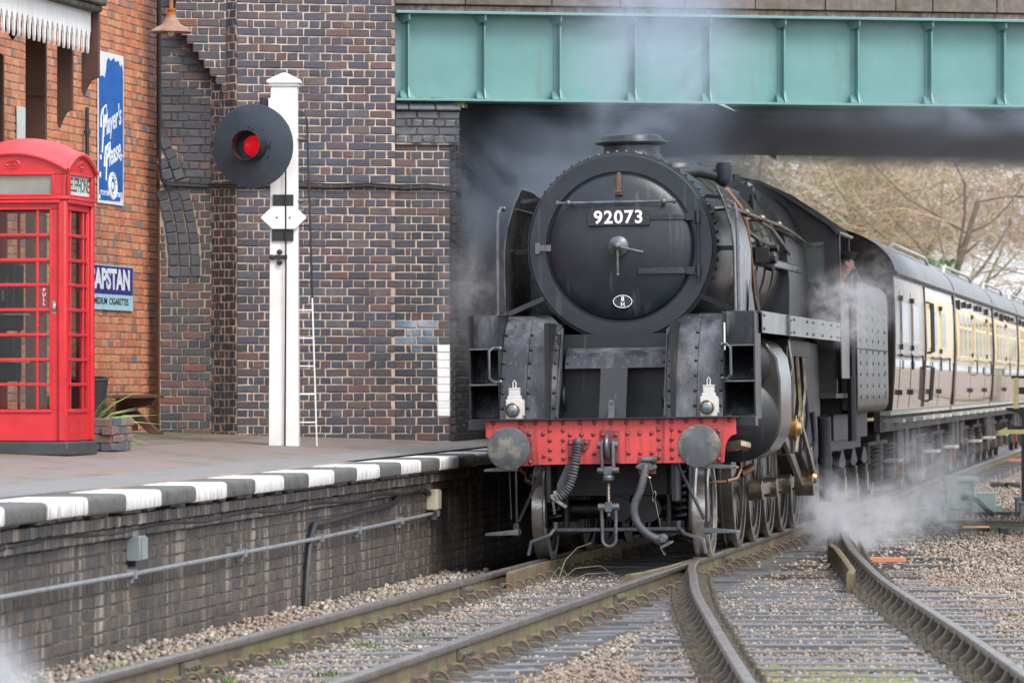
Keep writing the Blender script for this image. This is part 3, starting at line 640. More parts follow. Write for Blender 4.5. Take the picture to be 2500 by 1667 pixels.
# recessed wing wall with a relieving arch, a splayed reveal and corbelled steps above
M['mortartan'] = pbr('mortar_tan', (.30,.235,.165), .9, var=.3, scale=4, dirt=(.1,.085,.07), dlo=.5, dhi=.7, bump=.5, bscale=120)
wg = thing('wing_wall', 'recessed sooty brick wing wall with a blue arch ring and stepped corbels', 'wall', tuple(bp(-2.2,.3,.95)))
CX, CZ, RO = -5.16, 2.83, 3.1       # arch centre and outer radius in the wall plane
def arch_out(z): return (CX + math.sqrt(max(RO**2-(z-CZ)**2, 0))) if abs(z-CZ) < RO else -9
cells = []
for c in bond(-2.49, -1.945, .98, 59):
    u,z,l,h,off = c; e = arch_out(z) if z > 2.83 else -9
    a = u-l/2; b = u+l/2
    if e > -3 and a < e+.01:
        if a < e-.39:
            b = min(b, e-.37); cells.append(((a+b)/2,z,b-a,h,off)); continue
        if b < e+.035: continue
        a = e+.012; cells.append(((a+b)/2,z,b-a,h,off))
    else: cells.append(c)
for ring in range(3):
    r = RO - .058 - ring*.117; th = 0.
    while th < 1.45:
        u = CX + r*math.cos(th); z = CZ + r*math.sin(th)
        if u > -2.48: cells.append((u, z, .105, .108, -.012, -math.degrees(th), M['brickring']))
        th += .118/r
brick_wall(wg, bp(0,.3,0), BU, BN, cells, M['brickwing'], 300)
inv = wg.matrix_basis.inverted()
MB().box(-2.5,-1.9,.309,.6,3.72,6.15).build('mortar_backing', M['mortardark'], wg, 0, M=inv @ BR); MB().box(-2.5,-1.9,.3095,.6,.9,3.72).build('mortar_backing', M['mortartan'], wg, 0, M=inv @ BR)
# splayed reveal between wing wall and abutment
A = bp(-1.95,.3,0); B = bp(-1.712,.006,0); su = (B-A); sl = su.length; su.normalize(); sn = Vector((su.y,-su.x,0))
if sn.y > 0: sn = -sn
sp = []
for k in range(59):
    z = .95+.0865*k+.043; x = 0.
    seq = (.055,.05,.09,.06,.1) if k%2 else (.03,.11,.05,.13,.06)
    for w_ in seq:
        if x >= sl-.02: break
        w2 = min(w_, sl-x-.006)
        if w2 > .02: sp.append((x+w2/2, z, w2-.01, .075, 0))
        x += w_
brick_wall(wg, A, su, sn, sp, M['brickwing'], 120, jit=.001)
MB().box(0,sl,.008,.1,.85,6.1).build('mortar_backing', M['mortar'], wg, 0, M=inv @ Matrix.Translation(A) @ RZ(math.degrees(math.atan2(su.y,su.x))))
st = []
for k in range(17):
    z0_ = 4.66 + .0865*k; x0 = -1.80 - .062*min(k, 9) if k < 30 else 0
    mbk = MB().box(x0+.012,-1.80,.135,.31,z0_,z0_+.0865); mbk.build('corbel_backing', M['mortar'], wg, 0, M=inv @ BR)
    for (u,z,l,h,off) in bond(x0, -1.80, z0_, 1, flip=k): st.append((u,z,l,h,off))
brick_wall(wg, bp(0,.125,0), BU, BN, st, M['brickwing'], 200, D=.17)
# ------------------------------------------------------------------ girder bridge
gb = thing('girder_bridge', 'pale green steel girder bridge with vertical stiffeners and a stone parapet', 'bridge', M=BR)
S0 = .152; PIT = .833; NST = 13
xs = [0.006] + [S0 + PIT*i for i in range(NST)] + [11.2]
for a, b in zip(xs, xs[1:]): MB().box(a+.004, b-.004, .16, .18, 4.695, 5.605).build('web_panel', M['teal'], gb, 0)
def flange(name, z0, z1, y0, y1, mat): return MB().box(0.006, 11.2, y0, y1, z0, z1).build(name, mat, gb, 0, bev=.004)
flange('top_flange', 5.605, 5.635, -.05, .4, M['teal']); flange('bottom_flange', 4.668, 4.694, -.03, .4, M['teal'])
sm_ = MB(); sm_.box(-.007,.007,.03,.158,4.80,5.50); sm_.box(-.05,.05,.145,.158,4.73,5.60)
sm_.prism([(.155,5.6),(-.02,5.6),(-.02,5.545),(.03,5.49),(.155,5.49)],'x',-.008,.008)
sm_.prism([(.155,4.70),(-.02,4.70),(.015,4.76),(.03,4.82),(.155,4.82)],'x',-.008,.008)
sm_.add([(-.09,.0,4.70),(-.012,.0,4.70),(-.012,.15,4.80),(-.06,.15,4.80),(-.105,.02,4.80)],[[0,1,2,3],[0,3,4]])
sm_.add([(.01,-.01,4.70),(.075,.02,4.70),(.02,.12,4.80),(.01,.10,4.82)],[[0,1,2,3]])
sm_.add([(-.06,.155,5.5),(-.008,.0,5.53),(-.008,.0,5.60),(-.12,.155,5.60)],[[0,1,2,3]])
me_st = sm_.mesh('stiffener', M['teal'], 30)
for i in range(NST): inst('stiffener', me_st, gb, T(S0+PIT*i, 0, 0))
MB().box(-.02,11.2,.03,.4,5.637,5.70).build('ledge', M['rusty'], gb, 0, bev=.01)
sj = [-.01,.759,1.709,2.464,3.177,3.972,4.758,5.554,5.974,6.705,7.6,8.4,9.3,10.2,11.1]
for a, b in zip(sj, sj[1:]):
    d_ = rng.uniform(-.008,.008); MB().box(a+.005,b-.005,-.035+d_,.4,5.705,6.6).build('parapet_stone', M['stone'], gb, 0, bev=.008)
SKX = .352
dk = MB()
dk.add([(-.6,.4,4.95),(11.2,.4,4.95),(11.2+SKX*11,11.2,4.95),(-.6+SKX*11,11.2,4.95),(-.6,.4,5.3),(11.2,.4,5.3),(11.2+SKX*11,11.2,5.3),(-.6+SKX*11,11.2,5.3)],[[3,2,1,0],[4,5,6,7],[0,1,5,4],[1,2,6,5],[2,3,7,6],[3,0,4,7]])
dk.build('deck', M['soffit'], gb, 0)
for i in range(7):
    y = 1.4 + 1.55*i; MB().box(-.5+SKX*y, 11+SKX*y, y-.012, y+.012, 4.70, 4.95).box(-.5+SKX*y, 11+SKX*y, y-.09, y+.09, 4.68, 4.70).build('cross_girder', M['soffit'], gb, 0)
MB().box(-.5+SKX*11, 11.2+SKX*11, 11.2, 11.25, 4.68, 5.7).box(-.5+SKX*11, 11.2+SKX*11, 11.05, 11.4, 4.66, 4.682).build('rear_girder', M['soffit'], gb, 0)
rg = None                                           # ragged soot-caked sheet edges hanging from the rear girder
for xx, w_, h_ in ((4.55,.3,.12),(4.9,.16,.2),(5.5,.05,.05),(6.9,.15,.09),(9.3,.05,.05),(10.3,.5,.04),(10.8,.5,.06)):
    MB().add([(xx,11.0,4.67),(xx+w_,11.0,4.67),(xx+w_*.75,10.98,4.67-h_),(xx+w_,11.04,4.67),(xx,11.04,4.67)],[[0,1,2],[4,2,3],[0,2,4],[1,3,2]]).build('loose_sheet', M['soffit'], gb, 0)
lk = MB(); lk.add([(3.55,-.03,4.668),(3.62,-.03,4.668),(3.76,-.05,4.585),(3.74,-.04,4.59)],[[0,1,2,3]]); lk.build('bent_strip', M['teal'], gb, 0)
# cables along the abutment
cbz = 3.745
pts = [bp(-2.52,.14,6.0), bp(-2.52,.14,5.0), bp(-2.52,.14,3.95), bp(-2.50,.16,3.80), bp(-2.44,.22,3.752), bp(-2.3,.265,cbz+.01), bp(-1.98,.272,cbz), bp(-1.70,-.03,cbz-.012), bp(-1.2,-.03,cbz+.006), bp(-.7,-.03,cbz-.014), bp(-.3,-.03,cbz+.01), bp(.02,-.025,cbz-.015), bp(.06,.03,cbz-.02), bp(.35,.03,cbz), bp(.66,.03,cbz-.03), bp(.72,.1,cbz-.05), bp(.9,.8,cbz-.12)]
cb = MB(); cb.tube(pts, .016, 6); cb.tube([p + UZ*(.03+.008*math.sin(i*1.7)) - BN*.0 + BU*.0 for i,p in enumerate(pts)], .009, 6)
o = cb.build('cable', M['cablemat']); tag(o, 'pair of black cables dropping down the corner and running along the abutment', 'cable')

# ------------------------------------------------------------------ station building wall, canopy, signs
WA = math.degrees(math.atan2(.182,.983)); WM = T(-3.81,53.5,0) @ RZ(-WA)         # x out from the wall, y along it (0 = far end)
WU = Vector((math.sin(rad(WA)), math.cos(rad(WA)), 0)); WN = Vector((WU.y,-WU.x,0)); WP = Vector((-3.81,53.5,0))
def wp(x, y, z): return WP + WN*x + WU*y + UZ*z
sb = thing('station_building', 'orange brick side wall of the station building', 'building', tuple(wp(-.1,-4,1)))
hid = [(0,350,235,1110),(240,120,292,500),(235,655,315,755)]
cells = bond(-13.5, .02, .98, 63, ch=.0795, J=.008)
brick_wall(sb, WP.copy(), WU, WN, cells, M['brickred'], 300, hide=hid, jit=.0015)
MB().box(-.35,-.006,-13.5,.01,.8,6.05).build('mortar_backing', M['mortarred'], sb, 0, M=sb.matrix_basis.inverted() @ WM)
def sign(label, y0, y1, z0, z1, mat, x=.012):
    o = MB().box(x,x+.006,y0,y1,z0,z1).build('enamel_sign', mat, smooth=0, M=WM); tag(o, label, 'sign'); return o
TXT = RZ(90) @ RX(90)                                # text facing out of the wall
def yy(Y): return (Y-53.5)/WU.y
s1 = sign('tall blue enamel sign with white script lettering', yy(50.93), yy(51.93), 3.50, 5.07, M['signwhite'])
ya, yb = yy(50.93), yy(51.93); yc = (ya+yb)/2; SX = .0195
edge = [(ya+.02,3.53)]
r5 = random.Random(5)
top = [(yb-.03,4.90),(yb-.07,4.98),(yb-.14,4.95),(yb-.22,5.01),(yb-.34,4.99),(yb-.40,5.03),(yb-.52,4.985),(yb-.60,5.02),(yb-.68,4.98),(yb-.70,4.90),(yb-.76,4.80),(yb-.84,4.82),(ya+.03,4.80)]
MB().prism([(ya+.03,3.53),(yb-.14,3.54),(yb-.12,3.66),(yb-.06,3.56),(yb-.03,3.72)]+top,'x',.0185,.0205).build('blue_field', M['signblue'], s1, 0)
def stxt(par, body, y, z, size, mat, sx=1, shear=0, bold=0, x=.0215, rot=0, spacing=1): return text('lettering', body, T(x,y,z) @ TXT @ RZ(rot), mat, par, size, .0008, sx, shear, bold, spacing=spacing)
stxt(s1, "Player's", yc+.02, 4.36, .30, M['signwhite'], .82, .38, .006, rot=14)
stxt(s1, "Please", yc+.06, 4.02, .30, M['signwhite'], .82, .38, .006, rot=14)
sw = MB()
def stroke(pts, r=.013): sw.tube([(.0225,a,b) for a,b in pts], [max(.004, r*(.55+.45*math.sin(3*i))) for i in range(len(pts))], 6)
stroke([(ya+.15,4.02),(ya+.18,4.2),(ya+.2,4.38),(ya+.17,4.47),(ya+.11,4.4),(ya+.1,4.28)]); stroke([(ya+.30,3.74),(ya+.32,3.9),(ya+.34,4.02),(ya+.30,4.09),(ya+.25,4.0),(ya+.24,3.88)])
stroke([(ya+.17,4.47),(ya+.3,4.52),(ya+.34,4.42),(ya+.22,4.33)]); stroke([(ya+.32,4.09),(ya+.45,4.14),(ya+.47,4.05),(ya+.36,3.98)])
sw.build('script_stroke', M['signwhite'], s1)
rm = MB(); rm.tube([(.0215, yc+.06+.15*math.cos(a), 3.87-.16+.135*math.sin(a)-.02) for a in np.linspace(0,6.28,28)[:-1]], .012, 6, True); rm.tube([(.0215, yc+.06+.09*math.cos(a), 3.69+.085*math.sin(a)) for a in np.linspace(0,6.28,22)[:-1]], .006, 6, True)
for q in range(14): a = q*.449; rm.ball((.021, yc+.06+.118*math.cos(a), 3.69+.11*math.sin(a)), .012, 6)
rm.ball((.02,yc+.055,3.69),.045,8,sc=(.3,.7,1)); rm.build('round_emblem', M['signwhite'], s1)
stxt(s1, "IT'S THE TOBACCO THAT COUNTS", yc+.01, 3.605, .068, M['signwhite'], .80, 0, .0015)
ch = MB()
for (a,b,r_) in ((ya+.1,3.97,.03),(ya+.08,3.79,.035),(yb-.12,3.98,.02),(ya+.06,3.56,.025),(yb-.08,4.02,.02)): ch.lathe([(r_,0),(r_*.9,.003)], T(.0205,a,b) @ RY(90), 10)
ch.build('chipped_enamel', M['signwhite'], s1)
s2 = sign('small navy and pale blue enamel sign reading capstan below the tall blue sign', yy(50.35), yy(52.3), 2.40, 2.865, M['signpale'], .014)
ya2, yb2 = yy(50.35), yy(52.3)
MB().box(.0205,.0225,ya2+.01,yb2-.015,2.565,2.855).build('navy_field', M['signnavy'], s2, 0)
stxt(s2, 'CAPSTAN', (ya2+yb2)/2+.03, 2.71, .285, M['signwhite'], 1.33, 0, .012, x=.0235)
stxt(s2, 'MEDIUM  CIGARETTES', (ya2+yb2)/2+.12, 2.487, .095, M['ink'], 1.45, 0, .002, x=.0215)
s3 = sign('cream notice board half hidden above the red telephone box', yy(48.0), yy(49.0), 4.0, 4.33, M['opal'], .014)
stxt(s3, 'IMAN', yc-2.75-.15+.0, 4.06, .14, M['ink'], 1.5, 0, .004, x=.022)
MB().box(.0205,.0225,yy(48.85),yy(48.93),4.05,4.28).build('rust_patch', M['rust'], s3, 0)
dp = MB(); dp.tube([wp(.05, yy(50.4), z) for z in (4.45,3.9,3.2,2.6)], .02, 8)
for z in (4.2,3.4): dp.tube([wp(.05, yy(50.4), z-.02), wp(.05, yy(50.4), z+.02)], .032, 8)
o = dp.build('wall_pipe', M['blackiron']); tag(o, 'thin black pipe on the orange wall left of the tall blue sign', 'pipe')
# canopy
cn = thing('platform_canopy', 'timber platform canopy with a white scalloped valance and brown end boards', 'canopy', M=WM)
FX = 1.06; YE = yy(46.9)
pf = [(-.08,5.3),(-.08,4.96),(-.058,4.94),(-.03,4.88),(-.02,4.80),(0,4.745),(.02,4.80),(.03,4.88),(.058,4.94),(.08,4.96),(.08,5.3)]
vb = MB(); vb.prism([(a,b-.0) for a,b in pf],'x',-.011,.011); me_v = vb.mesh('valance_board', M['white'], 0)
y = YE-.09; i = 0
while y > YE-6.5: inst('valance_board', me_v, cn, T(FX, y, .0+ (0 if i%2 else .004))); y -= .1655; i += 1
gt = MB(); gt.box(FX-.05,FX+.16,YE-6.5,YE+.05,5.20,5.34); gt.box(FX-.05,FX+.12,YE-6.5,YE+.02,5.14,5.20)
gt.build('gutter', M['gutter'], cn, bev=.02)
MB().box(0,FX+.05,YE-6.5,YE,5.34,5.46).build('roof', M['gutter'], cn, 0)
for i, (x0, x1, zb, kind) in enumerate(((.03,.20,3.2,0),(.42,.62,3.3,2),(.73,.88,4.15,1),(.97,1.14,4.45,1))):
    sc_ = .09; poly = [(x0,5.5),(x0,zb+.06)]
    if kind == 1: poly = [(x0,5.5),(x0,zb-.05),(x0+.02,zb-.10),(x0+.05,zb-.02),(x0+.09,zb+.05),(x1,zb+.08),(x1,5.5)]
    elif kind == 0: poly = [(x0,5.5),(x0,zb),(x1,zb),(x1,4.75),(x0+.09,4.80),(x0+.05,4.92),(x0+.03,5.5)]
    else: poly = [(x0,5.5),(x0,1.0),(x1,1.0),(x1,5.5)]
    e = MB().prism(poly,'y',YE+.02,YE+.07).build('end_board', M['brown'], cn, 0, bev=.006)
    if kind == 2: MB().box(x0+.02,x1+.01,YE-.03,YE+.02,4.36,4.40).build('rail_bar', M['brown'], cn, 0)
for x in (.06,.3,.55,.8):                            # scalloped inner boards
    MB().prism([(x,5.4),(x,5.02),(x+.04,4.95),(x+.10,4.86),(x+.16,4.95),(x+.21,5.02),(x+.21,5.4)],'y',YE-.35,YE-.33).build('inner_board', M['brown'], cn, 0)
# hanging lamp
lp = thing('hanging_lamp', 'rust brown enamel lamp shade with a bare bulb hanging at the wall corner', 'lamp', M=T((418-1250)/FPX*49.2, 49.2, 5.13))
sh = MB(); sh.lathe([(.212,0),(.208,.012),(.15,.05),(.10,.075),(.062,.10),(.052,.16),(.05,.165)], n=36, cap0=False); sh.lathe([(.205,.004),(.10,.07),(.05,.155)], n=36, cap0=False); sh.build('lamp_shade', M['lampshade'], lp)
hd = MB(); hd.lathe([(.05,.165),(.05,.18),(.036,.185),(.036,.215),(.045,.22),(.045,.235),(.02,.24),(.016,.9)], n=20); hd.build('cap', M['rust'], lp)
for k in range(4): a = k*1.57+.4; MB().box(-.006,.006,-.004,.004,0,.06).build('rib', M['rust'], lp, M=T(.046*math.cos(a),.046*math.sin(a),.18))
bb = MB(); bb.ball((0,0,.0),.034,12,sc=(1,1,1.25)); bb.build('bulb', M['opal'], lp)
MB().tube([(0,0,.9),(-.05,.05,1.0),(-.75,.2,1.05)],.016,8).build('bracket_arm', M['blackiron'], lp)
# bench
bn = thing('platform_bench', 'brown timber bench against the orange wall behind the telephone box', 'bench', M=WM)
PZ = 1.085
for k in range(3): MB().box(.08+.145*k,.21+.145*k,-5.2,-1.75,PZ+.40,PZ+.435).build('seat_slat', M['benchwood'], bn, 0, bev=.006)
for yb_ in (-4.9,-2.05):
    MB().prism([(.06,PZ),(.16,PZ),(.18,PZ+.18),(.30,PZ+.30),(.46,PZ+.33),(.5,PZ+.40),(.06,PZ+.40)],'y',yb_-.03,yb_+.03).build('end_frame', M['benchwood'], bn, 0, bev=.006)
    MB().bar((.14,yb_,PZ+.34),(.50,yb_+.0,PZ+.02),.06,.09).build('brace', M['benchwood'], bn, 0, bev=.005)
    MB().box(.42,.56,yb_-.04,yb_+.04,PZ,PZ+.05).build('foot', M['benchwood'], bn, 0)
MB().box(.2,.28,-4.9,-2.0,PZ+.06,PZ+.13).build('stretcher', M['benchwood'], bn, 0)
# planter of loose bricks with a black tub and a spiky plant
PLM = T(-4.24,43.35,1.045) @ RZ(-10.5)
pl = thing('brick_planter', 'low square planter of weathered grey bricks beside the telephone box', 'planter', M=PLM)
def pbrick(x, y, z, r, l=.215): inst('brick', brick_mesh(l,.068,.1,rng.randrange(5),M['brickgrey']), pl, T(x,y,z) @ RZ(r+rng.uniform(-3,3)))
for k in range(4):
    z = .036+.072*k
    for i in range(3): pbrick(.115+.23*i + (.06 if k%2 else 0), rng.uniform(-.008,.008), z, 0)
    for i in range(3):
        pbrick(.77+rng.uniform(-.008,.008), .13+.23*i - (.0 if k%2 else .06), z, 90); 
MB().box(.02,.66,.11,.66,0,.2).build('soil', M['bark'], pl, 0)
tb = MB(); tb.lathe([(.13,0),(.2,.62),(.215,.63),(.2,.64),(.19,.6)], n=20); 
o = tb.build('plant_tub', M['cablemat'], M=T(-3.84,44.6,1.05) @ RX(4)); tag(o, 'tall black plant tub mostly hidden behind the telephone box', 'tub')
sp_ = thing('spiky_plant', 'spiky plant with long green blades behind the brick planter', 'plant', (-3.80,44.0,1.15))
for i in range(34):
    a = rng.uniform(0,6.28) if i > 12 else rng.uniform(-.7,.5); L_ = rng.uniform(.45,.8); el = rng.uniform(-.1,1.1); w_ = rng.uniform(.008,.016)
    d_ = Vector((math.cos(a)*math.cos(el), math.sin(a)*math.cos(el), math.sin(el))); sd = Vector((-math.sin(a),math.cos(a),.4)).normalized()*w_
    p0 = Vector((0,0,.05)); p1 = p0 + d_*L_*.5; p2 = p0 + d_*L_ - UZ*.18*L_
    MB().add([p0-sd*.6,p0+sd*.6,p1+sd,p1-sd,p2],[[0,1,2,3],[3,2,4]]).build('blade', M['leaf'] if i%4 else M['drygrass'], sp_, 0)
# ------------------------------------------------------------------ telephone box
KM = T(-3.72, 41.2, 1.035) @ RZ(-10.5)
kb = thing('telephone_box', 'red telephone box with domed roof, small panes and a black plinth', 'telephone box', M=KM)
W_ = .915
MB().box(-W_-.018,.018,-.018,W_+.018,0,.115).build('plinth', M['plinth'], kb, bev=.012)
def face_M(i):                                       # local face frames: x along the face from the left seen from outside, y inwards
    return (T(-W_,0,0), T(0,0,0) @ RZ(90), T(0,W_,0) @ RZ(180), T(-W_,W_,0) @ RZ(270))[i]
for (x,y) in ((-W_,0),(-.075,0),(-.075,W_-.075),(-W_,W_-.075)):
    MB().box(x,x+.075,y,y+.075,.115,2.14).build('corner_post', M['kred'], kb, bev=.016)
for i in range(4):
    F = face_M(i); a, b = .075, W_-.075; zb, zt = .385, 2.05
    nm = 'door' if i == 0 else 'side_frame'
    m = MB(); dpt = .03
    m.box(a,b,dpt,dpt+.035,.12,zb-.01); m.box(a,b,dpt,dpt+.04,zt+.01,2.14)
    m.box(a,a+.075,dpt,dpt+.04,zb-.01,zt+.01); m.box(b-.075,b,dpt,dpt+.04,zb-.01,zt+.01)
    fo = m.build(nm, M['kred'], kb, bev=.006, M=F)
    x0, x1 = a+.075, b-.075
    md = MB()                                        # raised moulding round the glazing
    for (p,q,r,s_) in ((x0-.022,x1+.022,zt-.0,zt+.03),(x0-.022,x1+.022,zb-.03,zb)): md.box(p,q,dpt-.012,dpt+.004,r,s_)
    for p in (x0-.022,x1): md.box(p,p+.022,dpt-.012,dpt+.004,zb,zt)
    md.build('glazing_moulding', M['kred'], fo, bev=.006)
    hgt = (zt-zb)/8; mg = .105; gl_ = MB()
    for k in range(1,8): gl_.box(x0,x1,dpt-.004,dpt+.03,zb+hgt*k-.013,zb+hgt*k+.013)
    for p in (x0+mg, x1-mg): gl_.box(p-.011,p+.011,dpt-.0025,dpt+.0285,zb,zt)
    gl_.build('glazing_bars', M['kred'], fo, bev=.004)
    for k in range(8):
        for (p,q) in ((x0,x0+mg-.01),(x0+mg+.01,x1-mg-.01),(x1-mg+.01,x1)):
            key = 'pane%.3f' % (q-p)
            if key not in globals().setdefault('_pm',{}): _pm[key] = MB().box(0,q-p,0,.004,0,hgt-.024).mesh('pane', M['pane'], 0)
            inst('pane', _pm[key], fo, T(p, dpt+.012, zb+hgt*k+.012))
    if i == 0:
        h = MB(); h.ball((b-.035,dpt-.008,1.235),.02,12,sc=(1,.5,1.9)); h.box(b-.05,b-.02,dpt-.004,dpt+.002,1.18,1.29); h.build('handle', M['steel'], fo)
        pz = zb+hgt*4; pp = MB().box(x1-mg+.012,x1-.002,dpt+.004,dpt+.010,pz+.016,pz+hgt-.016).build('pull_plate', M['rivetred'], fo, 0)
        for k, ch_ in enumerate('PULL'): text('lettering', ch_, T(x1-mg/2+.004, dpt+.003, pz+hgt-.045-.038*k) @ RX(90), M['numwhite'], fo, .042, .0006)
        for (xx,zz) in ((x1+.02,2.105),(x1-.01,2.105),(x1+.03,1.55),(x1+.03,.72)): MB().ball((xx,dpt,zz),.008,6).build('screw', M['kred'], fo)
    # sign fascia above
    m = MB(); m.box(.0,W_,.0,.05,2.14,2.175); m.box(.0,W_,.0,.05,2.345,2.375); m.box(0,.12,0,.05,2.175,2.345); m.box(W_-.12,W_,0,.05,2.175,2.345)
    fa = m.build('sign_fascia', M['kred'], kb, bev=.006, M=F)
    m = MB(); m.box(-.008,W_+.008,-.016,.03,2.135,2.16); m.box(.05,W_-.05,-.010,.02,2.105,2.135); m.build('moulding', M['kred'], fa, bev=.007)
    m = MB(); m.box(.105,W_-.105,-.008,.01,2.34,2.362); m.box(.105,W_-.105,-.008,.01,2.162,2.182); m.box(.105,.125,-.008,.01,2.18,2.342); m.box(W_-.125,W_-.105,-.008,.01,2.18,2.342); m.build('sign_frame', M['kred'], fa, bev=.005)
    sg = MB().box(.122,W_-.122,.018,.026,2.178,2.344).build('sign_glass', M['opal'] if i != 0 else M['fadedglass'], fa, 0)
    if i == 1: text('lettering', 'TELEPHONE', T(W_/2,.0165,2.262) @ RX(90), M['ink'], fa, .165, .0008, .74)
    # segmental pediment with a crown
    n = 18; arc = [(W_*k/n, 2.375 + .14*(1-(2*k/n-1)**2)) for k in range(n+1)]
    pd = MB().prism([(0,2.37),(W_,2.37)] + arc[::-1][0:], 'y', .0, .05).build('pediment', M['kred'], kb, 30, M=F)
    MB().tube([(W_*(k/n*1.03-.015), -.012, 2.385 + .14*(1-(2*k/n-1)**2)) for k in range(n+1)], .021, 8).build('arch_moulding', M['kroof'], pd)
    cw = MB(); cx = W_/2; cz = 2.395
    cw.box(cx-.042,cx+.042,-.008,.004,cz,cz+.012); cw.tube([(cx+.046*math.sin(a), -.004, cz+.016+.012*abs(math.cos(a))) for a in np.linspace(-1.4,1.4,7)], .004, 5)
    for s in (-1,1): cw.tube([(cx+s*.042,-.003,cz+.018),(cx+s*.058,-.003,cz+.038),(cx+s*.045,-.004,cz+.060),(cx+s*.018,-.005,cz+.066),(cx,-.005,cz+.056)], .006, 6); cw.tube([(cx+s*.02,-.003,cz+.018),(cx+s*.024,-.004,cz+.04),(cx+s*.005,-.005,cz+.056)],.0045,5)
    for xx in (-.045,-.022,0,.022,.045): cw.ball((cx+xx,-.005,cz+.024),.006,6)
    cw.ball((cx,-.005,cz+.072),.009,8); cw.box(cx-.004,cx+.004,-.008,0,cz+.07,cz+.092)
    cw.build('crown', M['kred'], pd)
n = 22; rows = []
for i in range(n+1):
    y = -.5+i/n; rows.append([(-W_/2 + (x_/n-.5)*(W_+.03), W_/2 + y*(W_+.03), 2.39 + .28 - .56*(((x_/n-.5)*1.0)**2 + y*y)*1.0) for x_ in range(n+1)])
MB().grid(rows).build('roof', M['kroof'], kb, 40)
MB().box(-W_+.02,-.02,.02,W_-.02,2.36,2.385).build('ceiling', M['kred'], kb, 0)
pf_ = thing('payphone', 'black payphone with steel shelves inside the telephone box', 'telephone', M=KM)
MB().box(-.84,-.60,.55,.83,1.05,1.62).build('case', M['cablemat'], pf_, bev=.02)
MB().box(-.84,-.45,.50,.83,1.18,1.195).build('shelf', M['steel'], pf_); MB().box(-.84,-.45,.50,.83,.78,.795).build('shelf', M['steel'], pf_)
MB().box(-.84,-.62,.6,.83,.62,1.0).build('case', M['cablemat'], pf_, bev=.02)
hs = MB(); hs.tube([(-.66,.53,1.22),(-.66,.50,1.26),(-.66,.50,1.48),(-.66,.53,1.52)],.02,8); hs.build('handset', M['blackiron'], pf_)
MB().box(-.72,-.64,.545,.55,1.30,1.40).build('coin_plate', M['steel'], pf_)

# ------------------------------------------------------------------ signal post
PX, PY = -2.225, 48.3; pz = 1.015
SM = T(PX, PY, pz)
sg = thing('signal_post', 'white square signal post with a big dark disc showing a red light', 'railway signal', M=SM)
h0, h1, H = .148, .128, 3.52
pm = MB(); pm.add([(-h0,-h0,0),(h0,-h0,0),(h0,h0,0),(-h0,h0,0),(-h1,-h1,H),(h1,-h1,H),(h1,h1,H),(-h1,h1,H)],[[3,2,1,0],[4,5,6,7],[0,1,5,4],[1,2,6,5],[2,3,7,6],[3,0,4,7]])
pm.build('post', M['white'], sg, bev=.006)
cp = MB(); cp.box(-.145,.145,-.145,.145,H,H+.03); cp.box(-.165,.165,-.165,.165,H+.03,H+.055); cp.add([(-.165,-.165,H+.055),(.165,-.165,H+.055),(.165,.165,H+.055),(-.165,.165,H+.055),(-.02,0,H+.135),(.02,0,H+.135)],[[0,1,5,4],[1,2,5],[2,3,4,5],[3,0,4]])
cp.build('post_cap', M['white'], sg, 0)
DM = T(-.29,-.30,2.925) @ RZ(-15)
ds = MB(); ds.lathe([(.41,0),(.41,.012),(.395,.018),(.001,.02)], RX(90), 64); dsk = ds.build('signal_disc', M['discnavy'], sg, M=DM)
hd = MB(); hd.lathe([(.150,.02),(.146,.25),(.141,.25),(.145,.02)], RX(90), 36, False, False); hd.build('light_hood', M['blackiron'], dsk, M=T(.0,0,.0))
ln = MB(); ln.lathe([(.10,.022),(.085,.045),(.05,.06),(.001,.066)], RX(90), 32, False, True); ln.build('red_lens', M['red_light'], dsk, M=T(.01,0,-.0))
bt = MB()
for a in range(8): bt.ball((.19*math.cos(a*.785+.2), -.02, .19*math.sin(a*.785+.2)), .010, 6)
bt.box(-.01,.01,-.03,-.018,.10,.17); bt.box(.12,.19,-.03,-.018,-.015,.008); bt.build('bolts', M['blackiron'], dsk)
bk = MB(); bk.lathe([(.2,0),(.18,-.12),(.05,-.16)], RX(90), 28); bk.build('lamp_housing', M['blackiron'], dsk, M=T(.05,.0,0))
MB().box(-.235,-.128,-.10,.12,3.0,3.42).build('lamp_box', M['blackiron'], sg, bev=.02)
MB().box(-.15,-.125,-.15,.02,3.02,3.40).build('box_plate', M['white'], sg, bev=.003)
ar = MB(); ar.bar((-.42,-.27,3.02),(-.19,-.12,3.2),.02,.05); ar.tube([(-.42,-.27,3.02),(-.43,-.27,2.9)],.008,6); ar.build('bracket_arm', M['blackiron'], sg)
ar = MB(); ar.bar((-.16,-.20,3.02),(.03,-.17,3.11),.02,.055); ar.bar((.03,-.17,3.11),(-.02,-.17,2.92),.02,.035); ar.bar((.02,-.175,3.10),(.02,-.175,2.85),.012,.012); ar.ball((.03,-.18,3.11),.03,10,sc=(1,.6,1)); ar.build('bracket_arm', M['blackiron'], sg)
for (z,x) in ((3.0,.155),(2.63,.03),(2.40,.155),(2.30,.155)): bq = MB(); bq.cyl((x-.03,-.1,z),(x+.04,-.1,z),.014,8); bq.cyl((x+.0,-.1,z),(x+.022,-.1,z),.026,8); bq.build('bolt', M['greysteel'], sg)
MB().prism([(-.225,2.235),(-.11,2.345),(.11,2.345),(.225,2.235),(.11,2.125),(-.11,2.125)],'y',-.185,-.175).build('diamond_plate', M['white'], sg, 0, bev=.003)
for x in (-.065,.06): MB().ball((x,-.186,2.235),.011,8,sc=(1,.5,1)).build('plate_bolt', M['greysteel'], sg)
